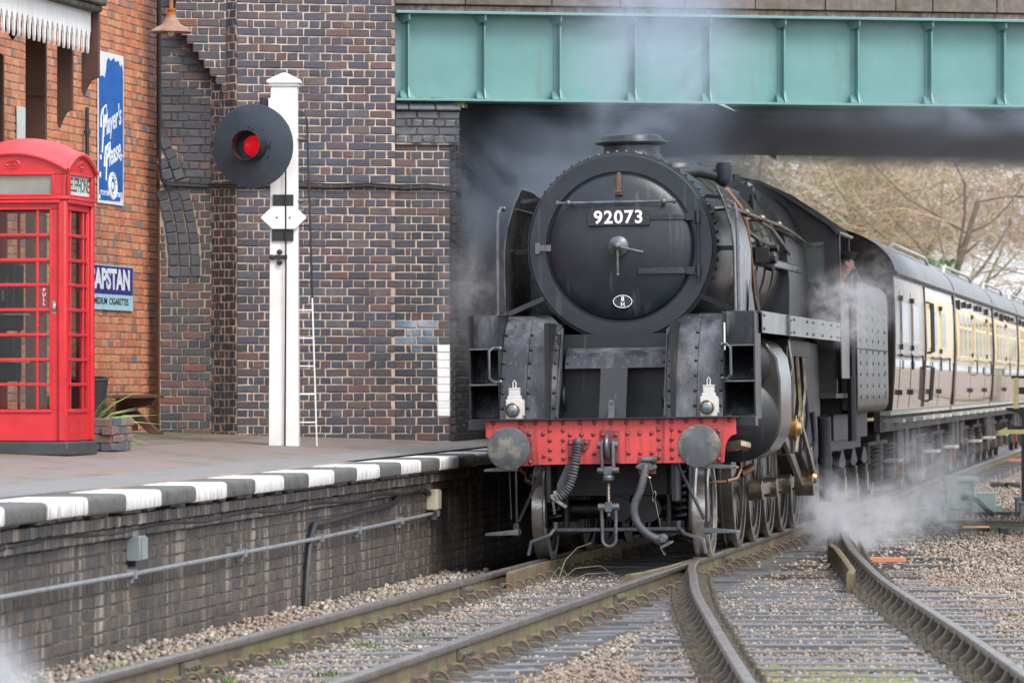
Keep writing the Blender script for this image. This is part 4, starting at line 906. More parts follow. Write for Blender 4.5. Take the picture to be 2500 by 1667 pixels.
MB().box(-.105,.095,-.155,-.14,2.35,2.46).build('black_patch', M['ink'], sg, 0); MB().box(-.115,.095,-.16,-.14,2.01,2.12).build('black_patch', M['ink'], sg, 0)
lt = MB(); lt.box(-.125,.035,-.175,-.155,1.83,1.87); lt.ball((-.04,-.17,1.90),.028,8,sc=(1,.5,1)); lt.ball((-.04,-.17,1.80),.028,8,sc=(1,.5,1)); lt.ball((-.115,-.17,1.85),.028,8,sc=(1,.5,1)); lt.build('latch', M['blackiron'], sg)
MB().tube([(.02,-.185,2.86),(.022,-.185,1.7),(.012,-.178,.0)],.0085,8).build('down_rod', M['blackiron'], sg)
for (z0_,z1_,mm) in ((1.46,3.42,'blackiron'),(.02,1.46,'white')):
    ld = MB()
    if mm == 'blackiron': ld.tube([(.13,.16,3.26),(.2,.16,3.25),(.215,.16,3.18),(.265,.17,1.46)],.011,8); ld.tube([(.03,.17,3.26),(.03,.17,1.46)],.011,8); ld.bar((.1,.14,3.26),(.2,.16,3.26),.015,.05)
    else: ld.tube([(.265,.17,1.459),(.31,.18,.0)],.0085,8); ld.tube([(.03,.17,1.459),(.03,.18,.0)],.0085,8)
    lo = ld.build('ladder', M[mm], sg)
    z = .24
    while z < 3.2:
        if z0_ <= z < z1_: xr = .215+(.095)*(3.2-z)/3.2; MB().tube([(.03,.17,z),(xr,.17,z)],.007,6).build('rung', M[mm], lo)
        z += .275
# ------------------------------------------------------------------ steam locomotive (local: x across, y back, z up from the rail)
lo = thing('steam_locomotive', 'black steam locomotive with smoke deflectors, red buffer beam and number plate 92073', 'steam engine', M=TRK)
def P_(name, mb, mat, par=lo, smooth=35, bev=0, kind=None, M_=None): return mb.build(name, M[mat] if isinstance(mat,str) else mat, par, smooth, bev, kind, M_)
# buffer beam
bz = [(-1.15,1.305),(1.165,1.305),(1.165,1.155)] + [(1.165-.105*math.sin(a), 1.155-.16*(1-math.cos(a))) for a in np.linspace(.2,1.5,6)] + [(1.05,.9),(-1.05,.9)] + [(-1.15+.1*math.sin(a), 1.155-.16*(1-math.cos(a))) for a in np.linspace(1.5,.2,6)] + [(-1.15,1.155)]
beam = P_('buffer_beam', MB().prism(bz,'y',.5,.53), 'beamred', smooth=20)
rv = MB(); rv.lathe([(.021,0),(.020,.006),(.0155,.012),(.008,.0155),(.0,.0165)], RX(90), 10, False, False); me_rv = rv.mesh('rivet', M['rivetred'])
RVT = [(155,530),(350,530),(450,530),(550,530),(642,530),(757,528),(860,528),(975,527),(1083,526),(1193,524),(1307,521),(1398,521),(1500,517),(1600,517),(1700,515),(1800,513)]
RVT += [(x,y+d_) for x, d_ in ((550,0),(642,0),(1307,-6),(1398,-7)) for y in (580,648,715,775)]
RVT += [(503,605),(690,612),(770,610),(853,607),(1092,603),(1175,602),(1257,600),(1455,583),(507,758),(857,742),(1096,738),(1177,738),(1257,738),(1455,745),(415,600),(415,770)]
for (x,y) in RVT: inst('rivet', me_rv, beam, T(-1.136+(x-112)*.00133, .5, 1.303-(y+(x-980)*.0125-508)*.00133))
P_('beam_top', MB().box(-1.18,1.19,.44,.6,1.306,1.322), 'dark', bev=.003)
# buffers
def buffer(x):
    h = MB(); h.lathe([(.196,0),(.197,.012),(.19,.022),(.12,.036),(.001,.04)], AXF(x,.035,1.055), 56, True, True)
    b = P_('buffer', h, 'bufferface')
    s = MB(); s.lathe([(.115,-.47),(.115,-.40),(.095,-.34),(.09,-.2),(.07,-.2),(.07,-.02)], AXF(x,.035,1.055), 28); P_('buffer_stock', s, 'dark', b)
    f = MB(); f.box(x-.165,x+.165,.475,.499,.885,1.225); fo_ = P_('buffer_flange', f, 'rivetred', b, bev=.02)
    for (a,c_) in ((-.135,-.13),(.135,-.13),(-.135,.13),(.135,.13)): inst('bolt', me_rv, b, T(x+a,.476,1.055+c_))
buffer(-.873); buffer(.873)
# draw hook and screw coupling
hp = MB(); hp.box(-.085,.085,.478,.499,.91,1.21); hk = P_('drawhook', hp, 'rivetred', bev=.004)
for (a,z) in ((-.06,1.165),(.06,1.165)): inst('bolt', me_rv, hk, T(a,.478,z))
q = MB(); q.lathe([(.0,-.026),(.08,-.024),(.118,-.012),(.122,0),(.118,.012),(.08,.024),(.0,.026)], T(-.01,.42,1.06) @ RY(90), 28, False, False); P_('hook', q, 'greysteel', hk)
cl = MB()
for s in (-1,1): cl.prism([(.395,1.11),(.445,1.11),(.455,1.085),(.44,.83),(.40,.83),(.385,1.085)],'x',-.01+s*.052-.016,-.01+s*.052+.016); cl.cyl((-.01+s*.035,.42,1.075),(-.01+s*.098,.42,1.075),.034,12); cl.cyl((-.01+s*.03,.42,.84),(-.01+s*.1,.42,.84),.03,12)
cl.box(-.05,.03,.385,.455,.80,.875); cl.lathe([(.052,.745),(.055,.76),(.055,.785),(.04,.80)], T(-.01,.42,0), 20)
cpl = P_('screw_coupling', cl, 'greysteel', bev=.006)
sc = MB(); 
prof = [(.019 + (.004 if k%2 else 0), .745-.0065*k) for k in range(36)]; sc.lathe(prof, T(-.01,.42,0), 14); P_('screw', sc, 'rod', cpl)
nt = MB(); nt.box(-.042,.022,.388,.452,.46,.55); nt.lathe([(.018,.42),(.018,.46)], T(-.01,.42,0), 12)
for s in (-1,1): nt.cyl((-.01+s*.03,.42,.505),(-.01+s*.098,.42,.505),.034,14)
P_('nut', nt, 'greysteel', cpl, bev=.005)
sk = MB(); sk.tube([(-.075,.42,.53),(-.076,.42,.45),(-.072,.42,.25)] + [(-.01-.062*math.cos(a), .42, .21-.068*math.sin(a)) for a in np.linspace(0,3.14,12)] + [(.052,.42,.25),(.056,.42,.45),(.055,.42,.53)], [.028]+[.0165]*16+[.028], 10); P_('shackle', sk, 'greysteel', cpl)
# vacuum hose (ribbed) and steam heat hose
vp = [(-.285,.44,1.12),(-.285,.40,1.05),(-.30,.39,.95),(-.325,.385,.83),(-.36,.38,.72),(-.42,.375,.63),(-.50,.37,.575)]
path = []; P = [Vector(p) for p in vp]
for i in range(len(P)-1):
    a = P[max(i-1,0)]; b = P[i]; c = P[i+1]; d = P[min(i+2,len(P)-1)]
    for k in range(16): t_ = k/16; path.append(.5*((2*b)+(c-a)*t_+(2*a-5*b+4*c-d)*t_*t_+(3*b-a-3*c+d)*t_**3))
rr = [.041 if i < 10 else .041+.0075*math.sin(i*2*math.pi/3.7) for i in range(len(path))]
vh = MB(); vh.tube(path, rr, 14); vhs = P_('vacuum_hose', vh, 'hose', smooth=60)
m = MB(); m.prism([(-.34,1.13),(-.17,1.13),(-.19,1.06),(-.215,1.02),(-.34,1.02)],'y',.485,.499); m.box(-.385,-.345,.485,.5,.9,1.13)
P_('hose_flange', m, 'rivetred', vhs, bev=.004)
for (a,z) in ((-.365,1.095),(-.365,.97),(-.315,1.095),(-.215,1.095)): inst('bolt', me_rv, vhs, T(a,.484,z))
m = MB(); m.add([(-.405,.47,.9),(-.335,.47,.9),(-.425,.43,.70),(-.435,.42,.60),(-.49,.42,.60),(-.485,.43,.72),(-.405,.475,.9),(-.335,.475,.9),(-.425,.44,.70),(-.435,.43,.60),(-.49,.43,.60),(-.485,.44,.72)],[[0,1,2,5],[5,2,3,4],[6,11,8,7],[11,10,9,8],[0,5,11,6],[1,7,8,2],[4,3,9,10]]); m.bar((-.462,.425,.62),(-.47,.425,.5),.04,.012); P_('dummy_bracket', m, 'blackiron', vhs)
m = MB(); m.bar((-.52,.36,.60),(-.39,.36,.51),.05,.03); m.bar((-.50,.36,.66),(-.46,.36,.55),.02,.03); m.cyl((-.52,.35,.61),(-.52,.39,.61),.022,8)
for k in range(5): m.tube([(-.515+.003*k+.008*math.cos(a), .36, .55-.022*k+.014*math.sin(a)) for a in np.linspace(0,6.28,8)[:-1]], .003, 4, True)
P_('hose_coupling', m, 'steel', vhs)
sp = [(.335,.45,.875),(.33,.42,.82),(.315,.40,.75),(.285,.385,.64),(.235,.375,.53),(.232,.37,.44),(.27,.365,.34),(.36,.36,.25),(.47,.36,.195)]
path = []; P = [Vector(p) for p in sp]
for i in range(len(P)-1):
    a = P[max(i-1,0)]; b = P[i]; c = P[i+1]; d = P[min(i+2,len(P)-1)]
    for k in range(6): t_ = k/6; path.append(.5*((2*b)+(c-a)*t_+(2*a-5*b+4*c-d)*t_*t_+(3*b-a-3*c+d)*t_**3))
s_ = MB(); s_.tube(path, .037, 14); shs = P_('steam_heat_hose', s_, 'hose')
m = MB(); m.box(.265,.425,.475,.499,.80,.955); P_('hose_flange', m, 'rivetred', shs, bev=.004)
m = MB(); m.prism([(.25,.87),(.27,.895),(.32,.91),(.365,.905),(.42,.88),(.435,.86),(.42,.845),(.37,.835),(.355,.79),(.305,.79),(.295,.84),(.255,.855)],'y',.43,.472); m.cyl((.265,.42,.87),(.265,.47,.87),.02,8); m.cyl((.42,.42,.865),(.42,.47,.865),.02,8); m.cyl((.30,.44,.935),(.44,.44,.935),.026,10); m.cyl((.41,.43,.935),(.43,.43,.935),.035,6); m.tube([(.455,.43,.94),(.453,.425,1.07)],.005,6); P_('steam_cock', m, 'greysteel', shs, bev=.004)
m = MB(); m.tube([(.352,.42,.785),(.305,.415,.775)],.042,12); P_('hose_clip', m, 'bronze', shs)
m = MB(); m.cyl((.365,.40,.775),(.385,.40,.765),.012,8); m.tube([(.375,.40,.76),(.405,.39,.63)],.0028,5)
for zc_, xc in ((.60,.415),): m.tube([(xc+.014*math.cos(a)+.02*math.sin(a)*.4, .39, zc_+.045*math.sin(a)) for a in np.linspace(0,6.28,12)[:-1]], .0035, 5, True)
m.tube([(.425,.39,.555),(.475,.37,.30)],.0028,5); P_('chain', m, 'steel', shs)
m = MB(); m.tube([(.43,.36,.215),(.49,.36,.185)],.046,12); m.cyl((.495,.40,.215),(.495,.30,.215),.042,16); m.cyl((.495,.31,.215),(.495,.29,.215),.03,16); m.bar((.47,.36,.13),(.57,.36,.18),.05,.03); P_('hose_coupling', m, 'greysteel', shs, bev=.003)
m = MB(); m.bar((.47,.35,.135),(.51,.35,.06),.04,.008); m.bar((.505,.35,.06),(.52,.35,.085),.03,.008); m.bar((.57,.35,.17),(.59,.35,.19),.03,.01); P_('hose_clip', m, 'steel', shs)
# front framing: curved drop plates, saddle, gussets
prof = [(.62,1.322),(.66,1.45),(.72,1.62),(.80,1.80),(.90,1.96),(1.02,2.10),(1.15,2.20),(1.30,2.275)]
PZ_ = [p[1] for p in prof]; PY_ = [p[0] for p in prof]
def pyz(z): return float(np.interp(z, PZ_, PY_))
def drop(x0, x1, ybase=None):                          # steep curved plate, its top corner cut round the smokebox ring
    m = MB(); cols = np.linspace(x0, x1, 9); rows = []
    for f in np.linspace(0, 1, 15):
        r_ = []
        for x in cols:
            zt = min(2.275, ZB-math.sqrt(max(.90**2-x*x, .0))) if abs(x) < .66 else 2.275
            z = 1.322+(zt-1.322)*f; r_.append((x, pyz(z), z))
        rows.append(r_)
    m.grid(rows); m.grid([[(p[0],p[1]+.012,p[2]) for p in r] for r in rows]); return m
ZB = 2.92
rvb = MB(); rvb.lathe([(.017,0),(.016,.005),(.01,.011),(.0,.013)], RX(90), 8, False, False); me_rb = rvb.mesh('rivet', M['black'])
for s in (-1,1):
    for (a,b) in ((.512,.79),(.795,1.035)):
        x0, x1 = sorted((s*a, s*b)); pn = P_('drop_plate', drop(x0,x1), 'apron')
        for xx in ((.535,.775) if a < .7 else (1.015,)):
            for (y,z) in ((.645,1.42),(.70,1.56),(.77,1.70),(.86,1.835),(.97,1.96),(0,2.1)):
                inst('rivet', me_rb, pn, T(s*xx, pyz(z)-.001, z) @ RX(-18 - (z-1.4)*25))
sad = P_('saddle_plate', MB().slab([(1.04,1.775),(1.08,1.845),(1.17,1.915),(1.33,1.968),(1.52,2.0),(1.75,2.015)],(-.475,.475,.012),'x'), 'apron')
for x in (-.45,.45):
    for (y,z) in ((1.07,1.83),(1.155,1.905)): inst('rivet', me_rb, sad, T(x,y-.008,z) @ RX(-38))
P_('recess', MB().box(-.51,.51,1.30,1.32,1.322,2.1).box(-.51,.51,.6,1.32,1.31,1.321).box(-.52,-.505,.93,1.3,1.32,2.1).box(.505,.52,.93,1.3,1.32,2.1), 'black')
P_('centre_plate', MB().prism([(.72,1.322),(.93,1.78),(.945,1.775),(.735,1.322)],'x',-.125,.125), 'black')
m = MB(); m.box(-.028,.028,.66,.675,1.322,1.46); m.cyl((0,.66,1.46),(0,.675,1.46),.028,14); m.box(-.028,.028,.62,.70,1.322,1.335); P_('lamp_iron', m, 'greysteel')
for s in (-1,1):
    m = MB(); m.prism([(.60,1.322),(.66,1.322),(.90,1.72),(1.06,2.05),(1.10,2.16),(.97,2.0),(.77,1.70)],'x',s*.50-.011,s*.50+.011); m.bar((s*.505,.60,1.325),(s*.495,.77,1.70),.055,.012,(1,0,0)); m.bar((s*.495,.77,1.70),(s*.49,1.04,2.13),.045,.012,(1,0,0)); P_('gusset', m, 'apron')
    m = MB(); m.lathe([(.12,0),(.12,.02),(.09,.03)], T(s*.475,.95,1.5) @ RY(-90*s), 24); P_('frame_ring', m, 'black')
# side step boxes beneath the running plate
for s in (-1,1):
    xi, xo = s*1.045, s*1.325; x0, x1 = sorted((xi,xo))
    so = P_('side_plate', MB().box(*sorted((s*1.315,s*1.332)),.72,1.3,1.29,2.285), 'black', bev=.003)
    P_('side_plate', MB().box(*sorted((s*1.04,s*1.05)),.66,1.3,1.32,2.285), 'black', bev=.003)
    st_ = P_('step_panel', MB().box(x0,x1,.94,.955,1.975,2.285), 'apron')
    for z in (1.975,1.645,1.322): P_('step', MB().box(x0,x1,.70,1.3,z-.010,z+.004), 'greysteel' if z > 1.4 else 'black')
    for z in (1.335,1.66): P_('step_back', MB().slab([(1.0,z),(1.05,z+.1),(1.14,z+.22),(1.28,z+.30)],(x0,x1,.01),'x'), 'apron')
    P_('step_end', MB().box(*sorted((s*1.10,s*1.335)),.63,.9,1.225,1.318), 'black', bev=.004)
    m = MB(); m.tube([(s*1.03,.68,1.975),(s*1.08,.60,1.985),(s*1.12,.575,1.95),(s*1.12,.575,1.70),(s*1.08,.60,1.665),(s*1.03,.68,1.665)],.013,8); m.ball((s*1.03,.67,1.975),.022,8); m.ball((s*1.03,.67,1.665),.022,8); P_('grab_handle', m, 'greysteel')
m = MB(); m.box(1.052,1.066,.655,.662,1.93,2.18); P_('gauge_strip', m, 'white')
# running plate and valance
for s in (-1,1):
    P_('running_plate', MB().box(*sorted((s*1.036,s*1.36)),1.0,11.0,2.268,2.292), 'black', bev=.003); P_('running_plate', MB().box(*sorted((s*.7,s*1.034)),1.8,11.0,2.268,2.292), 'black')
    vo_ = P_('valance', MB().prism([(1.15,2.29),(10.78,2.29),(10.78,2.085),(1.15,2.085)],'x',*sorted((s*1.352,s*1.366))), 'gloss', bev=.003)
    for y in (1.3,4.6,6.2,7.0,8.2,9.4,10.3,10.7):
        for z in (2.125,2.25): inst('rivet', me_rb, vo_, T(s*1.366,y,z) @ RZ(90*s))
    m = MB(); m.box(*sorted((s*1.366,s*1.39)),3.85,3.97,2.09,2.285); m.ball((s*1.39,3.91,2.24),.018,8); m.ball((s*1.39,3.91,2.12),.018,8); P_('valance_clip', m, 'greysteel', vo_)
# smokebox, ring, rivets
R_S = .885; ZB = 2.92
s_ = MB(); s_.lathe([(.882,-1.62),(.882,-3.45)], AXF(0,0,ZB), 72); P_('smokebox', s_, 'smokebox')
s_ = MB(); s_.lathe([(.705,-1.68),(.705,-1.588),(.711,-1.580),(.862,-1.580),(.872,-1.590),(.874,-1.632),(.882,-1.634),(.886,-1.642),(.886,-1.662),(.872,-1.67)], AXF(0,0,ZB), 96, False, False); P_('smokebox_ring', s_, 'smokebox', smooth=25)
s_ = MB(); s_.lathe([(.882,-1.66),(.896,-1.66),(.896,-1.86),(.882,-1.86)], AXF(0,0,ZB), 96, False, False); P_('smokebox_band', s_, 'smokebox')
m = MB(); r_ = MB(); r_.lathe([(.021,0),(.020,.012),(.012,.022),(.0,.024)], None, 8, False, False)
for yy_ in (1.74,):
    for k in range(64):
        a = 2*math.pi*(k+.5)/64
        if math.sin(a) > -.35: m.add(r_.v, r_.f, T((.895 if yy_ < 2 else .871)*math.cos(a), yy_, ZB+(.895 if yy_ < 2 else .871)*math.sin(a)) @ RY(90-math.degrees(a)))
P_('ring_rivets', m, 'smokebox', kind='stuff')
m = MB()
for x in (-.055,.055): m.ball((x,1.59,2.115),.018,8,sc=(1,.6,1))
P_('ring_bolts', m, 'rivetred')
def dy(r): return 1.452 + .118*(r/.70)**2
s_ = MB(); s_.lathe([(.690,-1.66),(.690,-1.595),(.682,-1.575)] + [(r,-dy(r)) for r in (.66,.58,.48,.36,.24,.12,.03,0)], AXF(0,0,ZB), 96, False, False)
door = P_('smokebox_door', s_, 'smokebox')
m = MB(); m.lathe([(.10,-dy(.10)),(.095,-1.385),(.06,-1.365),(.035,-1.33),(.035,-1.30),(.018,-1.29)], AXF(0,0,ZB), 32); P_('door_boss', m, 'greysteel', door)
m = MB(); m.tube([(0,1.315,ZB-.02),(0,1.315,ZB-.26)],[.013,.011],10); m.ball((0,1.315,ZB-.265),.015,8); m.tube([(.03,1.29,ZB-.01),(.235,1.29,ZB-.06)],[.012,.011],10); m.cyl((.23,1.29,ZB-.058),(.245,1.29,ZB-.062),.018,10); m.ball((0,1.29,ZB),.025,10); P_('door_handle', m, 'greysteel', door)
m = MB()
for z, xa in ((3.19,.26),(2.685,.17)): m.box(.62,.72,1.53,1.57,z-.035,z+.035); m.box(.70,.76,1.53,1.60,z-.055,z+.055); m.cyl((.735,1.53,z-.06),(.735,1.53,z+.06),.024,12)
for z, xa in ((3.19,.26),(2.685,.17)):
    pp_ = [(x, dy(math.hypot(x,z-ZB))-.008, z) for x in np.linspace(xa,.66,7)]
    for p0_, p1_ in zip(pp_, pp_[1:]): m.bar(p0_, (p1_[0]+.004,p1_[1],p1_[2]), .02, .052)
m.cyl((.735,1.53,2.58),(.735,1.53,3.26),.013,10); P_('door_hinge', m, 'smokebox', door, bev=.003)
m = MB(); m.box(-.80,-.66,1.555,1.585,ZB-.03,ZB+.03); m.box(-.81,-.765,1.545,1.58,ZB-.055,ZB+.05); P_('door_catch', m, 'greysteel', door, bev=.003)
m = MB(); m.tube([(-.57,1.43,3.335),(.53,1.43,3.335)],.0145,10)
for x in (-.47,.43): m.ball((x,1.43,3.335),.03,10); m.cyl((x,1.43,3.335),(x,1.53,3.335),.016,8)
for x in (-.57,.53): m.cyl((x-.012,1.43,3.335),(x+.012,1.43,3.335),.026,12)
P_('door_handrail', m, 'greysteel', door)
m = MB(); m.prism([(-.02,3.44),(.02,3.44),(.022,3.58),(.015,3.62),(-.015,3.62),(-.022,3.58)],'y',1.50,1.535); m.box(-.035,.035,1.47,1.515,3.405,3.445); m.box(-.03,.03,1.455,1.47,3.43,3.44); P_('lamp_iron', m, 'clip', door, bev=.003)
npl = P_('number_plate', MB().box(-.295,.295,1.435,1.458,3.115,3.265), 'ink', door, bev=.004)
text('number', '92073', T(0,1.4335,3.19) @ RX(90), M['numwhite'], door, .168, .003, 1.02, 0, .0035, spacing=1.12)
for x in (-.28,.275): m = MB(); m.ball((x,1.435,3.185),.008,6); P_('plate_bolt', m, 'greysteel', door)
shd = MB(); shd.lathe([(.092,0),(.092,.012)], T(.02,1.512,2.405) @ Matrix.Diagonal((1,1,.68,1)) @ RX(90), 40); sh_ = P_('shed_plate', shd, 'ink', door)
m = MB(); m.tube([(.02+.088*math.cos(a), 1.4995, 2.405+.058*math.sin(a)) for a in np.linspace(0,6.283,37)[:-1]], .0035, 5, True); P_('plate_rim', m, 'numwhite', door)
text('letter', '8', T(.02,1.499,2.428) @ RX(90), M['numwhite'], door, .062, .001, 1, 0, .001); text('letter', 'H', T(.02,1.499,2.378) @ RX(90), M['numwhite'], door, .055, .001, 1, 0, .001)
for x in (-.045,.085): m = MB(); m.ball((x,1.50,2.405),.007,6); P_('plate_bolt', m, 'greysteel', door)
# chimney
s_ = MB(); s_.lathe([(.44,3.66),(.36,3.74),(.30,3.80),(.272,3.86),(.272,3.915),(.30,3.925),(.345,3.935),(.352,3.95),(.345,3.962),(.30,3.97),(.285,4.01),(.268,4.02),(.24,4.02),(.235,3.8)], T(0,2.62,0), 56, False, True); P_('chimney', s_, 'smokebox')
# boiler, bands, dome, fittings
def ring_(r, y): return (r, -y)
s_ = MB(); s_.lathe([ring_(.86,3.45),ring_(.87,4.6),ring_(.905,6.4),ring_(.93,8.2)], AXF(0,0,ZB), 64); boi = P_('boiler', s_, 'gloss')
for y, r in ((3.5,.865),(4.35,.874),(5.1,.886),(5.85,.9),(6.6,.914),(7.4,.925)): s_ = MB(); s_.lathe([(r-.01,-y),(r+.008,-y),(r+.008,-y-.055),(r-.01,-y-.055)], AXF(0,0,ZB), 64, False, False); P_('boiler_band', s_, 'gloss', boi)
fb = [(-1.0,1.9),(-1.02,2.7)] + [(-1.0*math.cos(a)**.8 if math.cos(a) > 0 else 0, 2.95+.93*math.sin(a)) for a in np.linspace(.12,1.5,10)] ; fb = fb + [(-x,z) for x,z in fb[::-1]]
P_('firebox', MB().prism(fb,'y',8.2,10.8), 'black', smooth=40)
s_ = MB(); s_.lathe([(.40,3.72),(.33,3.82),(.30,3.90),(.2,3.96),(0,3.975)], T(0,6.2,0), 36, False, False); P_('dome', s_, 'smokebox', boi)
m = MB(); m.tube([(.25,4.2,3.72),(.45,4.35,3.74),(.62,4.5,3.70),(.72,4.55,3.62)],.06,12); m.lathe([(.075,3.64),(.085,3.70),(.085,3.80),(.07,3.80),(.07,3.825),(.05,3.83)], T(.70,4.5,0), 18); m.cyl((.66,4.5,3.55),(.80,4.6,3.48),.07,10); P_('regulator_valve', m, 'smokebox', boi)
m = MB(); m.tube([(.80,3.6,3.52),(.92,3.72,3.35),(.965,3.82,3.2),(.985,3.95,2.95),(.985,4.15,2.7),(.965,4.5,2.5),(.96,4.95,2.32)],.034,12); P_('copper_pipe', m, 'copper', boi)
m = MB(); m.tube([(.90,4.9,2.75),(.92,4.9,2.45),(.93,4.95,2.29)],.075,12); P_('feed_pipe', m, 'black', boi)
m = MB(); m.cyl((.86,5.2,2.93),(1.08,5.0,2.93),.075,16); m.cyl((1.0,5.0,3.0),(1.0,5.0,3.06),.03,8); m.box(.95,1.10,4.95,5.12,2.83,2.99); m.cyl((1.10,5.0,2.98),(1.19,4.98,2.98),.035,10); m.cyl((1.08,5.0,2.86),(1.17,4.98,2.86),.04,10); m.cyl((1.06,5.0,2.80),(1.14,4.98,2.78),.04,10); P_('clack_valve', m, 'black', boi, bev=.006)
m = MB(); m.box(.94,1.02,5.4,9.9,2.82,2.915); m.box(.935,1.028,9.15,9.19,2.815,2.92); P_('ejector_pipe', m, 'gloss', boi, bev=.02)
hr = MB(); hr.tube([(1.0,1.55,3.29),(1.0,3.0,3.29),(1.0,7.3,3.285),(1.02,8.6,3.25),(1.04,10.6,3.165)],.02,10)
for y in (2.15,3.6,5.3,7.25): hr.ball((1.0,y,3.288),.042,10); hr.cyl((.84,y,3.28),(1.0,y,3.288),.022,8)
P_('boiler_handrail', hr, 'rod', boi)
hr = MB(); hr.tube([(-1.0,1.55,3.29),(-1.0,7.3,3.285),(-1.04,10.6,3.165)],.02,10); P_('boiler_handrail', hr, 'rod', boi)
m = MB(); m.lathe([(.13,0),(.14,.03),(.14,.1),(.11,.12),(.11,.3)], T(.62,7.4,3.62) @ RX(90) @ T(0,0,0), 18); m.cyl((.62,7.2,3.62),(.80,7.1,3.6),.05,10); m.cyl((.74,7.1,3.6),(.76,7.1,3.36),.03,8); m.ball((.76,7.1,3.34),.06,8); m.tube([(.76,7.1,3.34),(1.02,8.6,3.22)],.03,8)
for k in range(10): a = k*.628; m.ball((.62+.125*math.cos(a),7.27,3.62+.125*math.sin(a)),.018,6)
P_('manifold_valve', m, 'black', boi)
for (x,y,z) in ((.42,8.6,3.83),(-.3,7.2,3.82),(.5,9.4,3.8),(.3,10.2,3.86)): m = MB(); m.cyl((x,y,z-.05),(x,y,z+.06),.045,10); P_('safety_valve', m, 'dark', boi)
m = MB(); m.tube([(.88,4.6,3.34),(.97,6.5,3.24),(1.0,8.4,3.02)],.028,8); m.tube([(.86,4.2,3.2),(.95,5.6,3.08),(.97,6.9,3.06)],.028,8); P_('oil_pipes', m, 'gloss', boi)
# smoke deflectors
M['deflector'] = pbr('deflector_plate', (.022,.024,.027), .27, var=.25, scale=2, dirt=(.07,.068,.06), dlo=.42, dhi=.75, streak=(.10,.095,.08), slo=.58, shi=.85, sscale=(4,4,.5), bump=.08, bscale=12)  # lighter dust colours also paint in the bright reflection on the plates
for s in (-1,1):
    prof_x = [(1.085,2.29),(1.085,2.9),(1.06,3.1),(.99,3.33),(.925,3.47)]
    rows = []
    for (x,z) in prof_x:
        f = (z-2.29)/1.18; ya = 1.42 + .12*max(0,f-.5)**1.0; yb = 3.12 - (.0 if f < .55 else (f-.55)*.9)
        rows.append([(s*x, ya+(yb-ya)*k/6, z - (.10*max(0,(k/6-.6)) if f > .9 else 0)) for k in range(7)])
    m = MB(); m.grid(rows); n0 = len(m.v); m.grid([[(p[0]-s*.012,p[1],p[2]) for p in r] for r in rows])
    de = P_('smoke_deflector', m, 'deflector', smooth=50)
    m = MB(); m.tube([r[0] for r in rows],.008,6); m.tube(rows[-1],.008,6); P_('edge_bead', m, 'greysteel', de)
    m = MB(); m.tube([(s*1.085,1.45,3.29),(s*1.10,1.36,3.30),(s*1.12,1.30,3.25),(s*1.13,1.30,3.15),(s*1.135,1.28,2.30)],.0165,10); m.ball((s*1.135,1.28,2.27),.035,10); m.cyl((s*1.135,1.28,2.27),(s*1.08,1.3,2.27),.022,8); m.ball((s*1.08,1.3,2.27),.03,8); m.ball((s*1.085,1.44,3.29),.028,8); P_('deflector_handrail', m, 'greysteel', de)
    m = MB(); m.bar((s*1.08,1.9,2.90),(s*.84,1.9,2.90),.05,.045); m.ball((s*1.075,1.87,2.90),.025,6); m.bar((s*1.08,1.50,2.30),(s*.70,1.62,2.47),.03,.045); m.bar((s*.97,1.75,3.37),(s*.72,1.85,3.40),.03,.035); P_('deflector_stay', m, 'black', de)
    m = MB()
    for (y,f) in ((1.62,.93),(1.62,.8),(1.95,.9),(2.3,.9),(2.6,.85),(2.2,.8)): z = 2.29+1.18*f; m.ball((s*(np.interp(z,[p[1] for p in prof_x],[p[0] for p in prof_x])+.0),y,z),.015,6)
    P_('deflector_bolts', m, 'greysteel', de)
    P_('deflector_foot', MB().prism([(2.6,2.29),(3.2,2.29),(2.75,2.62)],'x',*sorted((s*1.10,s*1.112))), 'greysteel', de)
# cylinders
for s in (-1,1):
    cs = [(.62,2.08),(1.12,2.08),(1.30,2.0),(1.39,1.86),(1.42,1.65),(1.42,1.25),(1.39,1.12),(1.30,.98),(1.16,.90),(.98,.885),(.82,.93),(.70,1.04),(.62,1.2)]
    cy = P_('cylinder_block', MB().prism([(s*x,z) for x,z in cs],'y',2.35,3.55), 'gloss', smooth=40, bev=.02)
    m = MB(); m.lathe([(.40,-2.35),(.40,-2.29),(.37,-2.26),(.18,-2.22),(.08,-2.2)], AXF(s*1.0,0,1.27), 40); P_('cylinder_cover', m, 'black', cy)
    m = MB(); m.lathe([(.25,-2.35),(.25,-2.22),(.21,-2.18),(.12,-2.15)], AXF(s*1.08,0,1.80), 30); P_('valve_cover', m, 'black', cy)
    m = MB(); m.tube([(s*.92,2.1,1.02),(s*1.05,2.1,1.04),(s*1.12,2.15,1.02)],.05,10); P_('drain_pipe', m, 'rod', cy)
    m = MB(); m.tube([(s*1.0,2.4,.88),(s*1.02,2.3,.80),(s*1.0,2.1,.72),(s*.93,1.9,.70)],.025,8); m.tube([(s*1.12,2.5,.82),(s*1.02,2.4,.76)],.04,8); m.tube([(s*.6,1.6,.69),(s*.93,1.9,.70)],.012,6); P_('drain_cock', m, 'copper', cy)
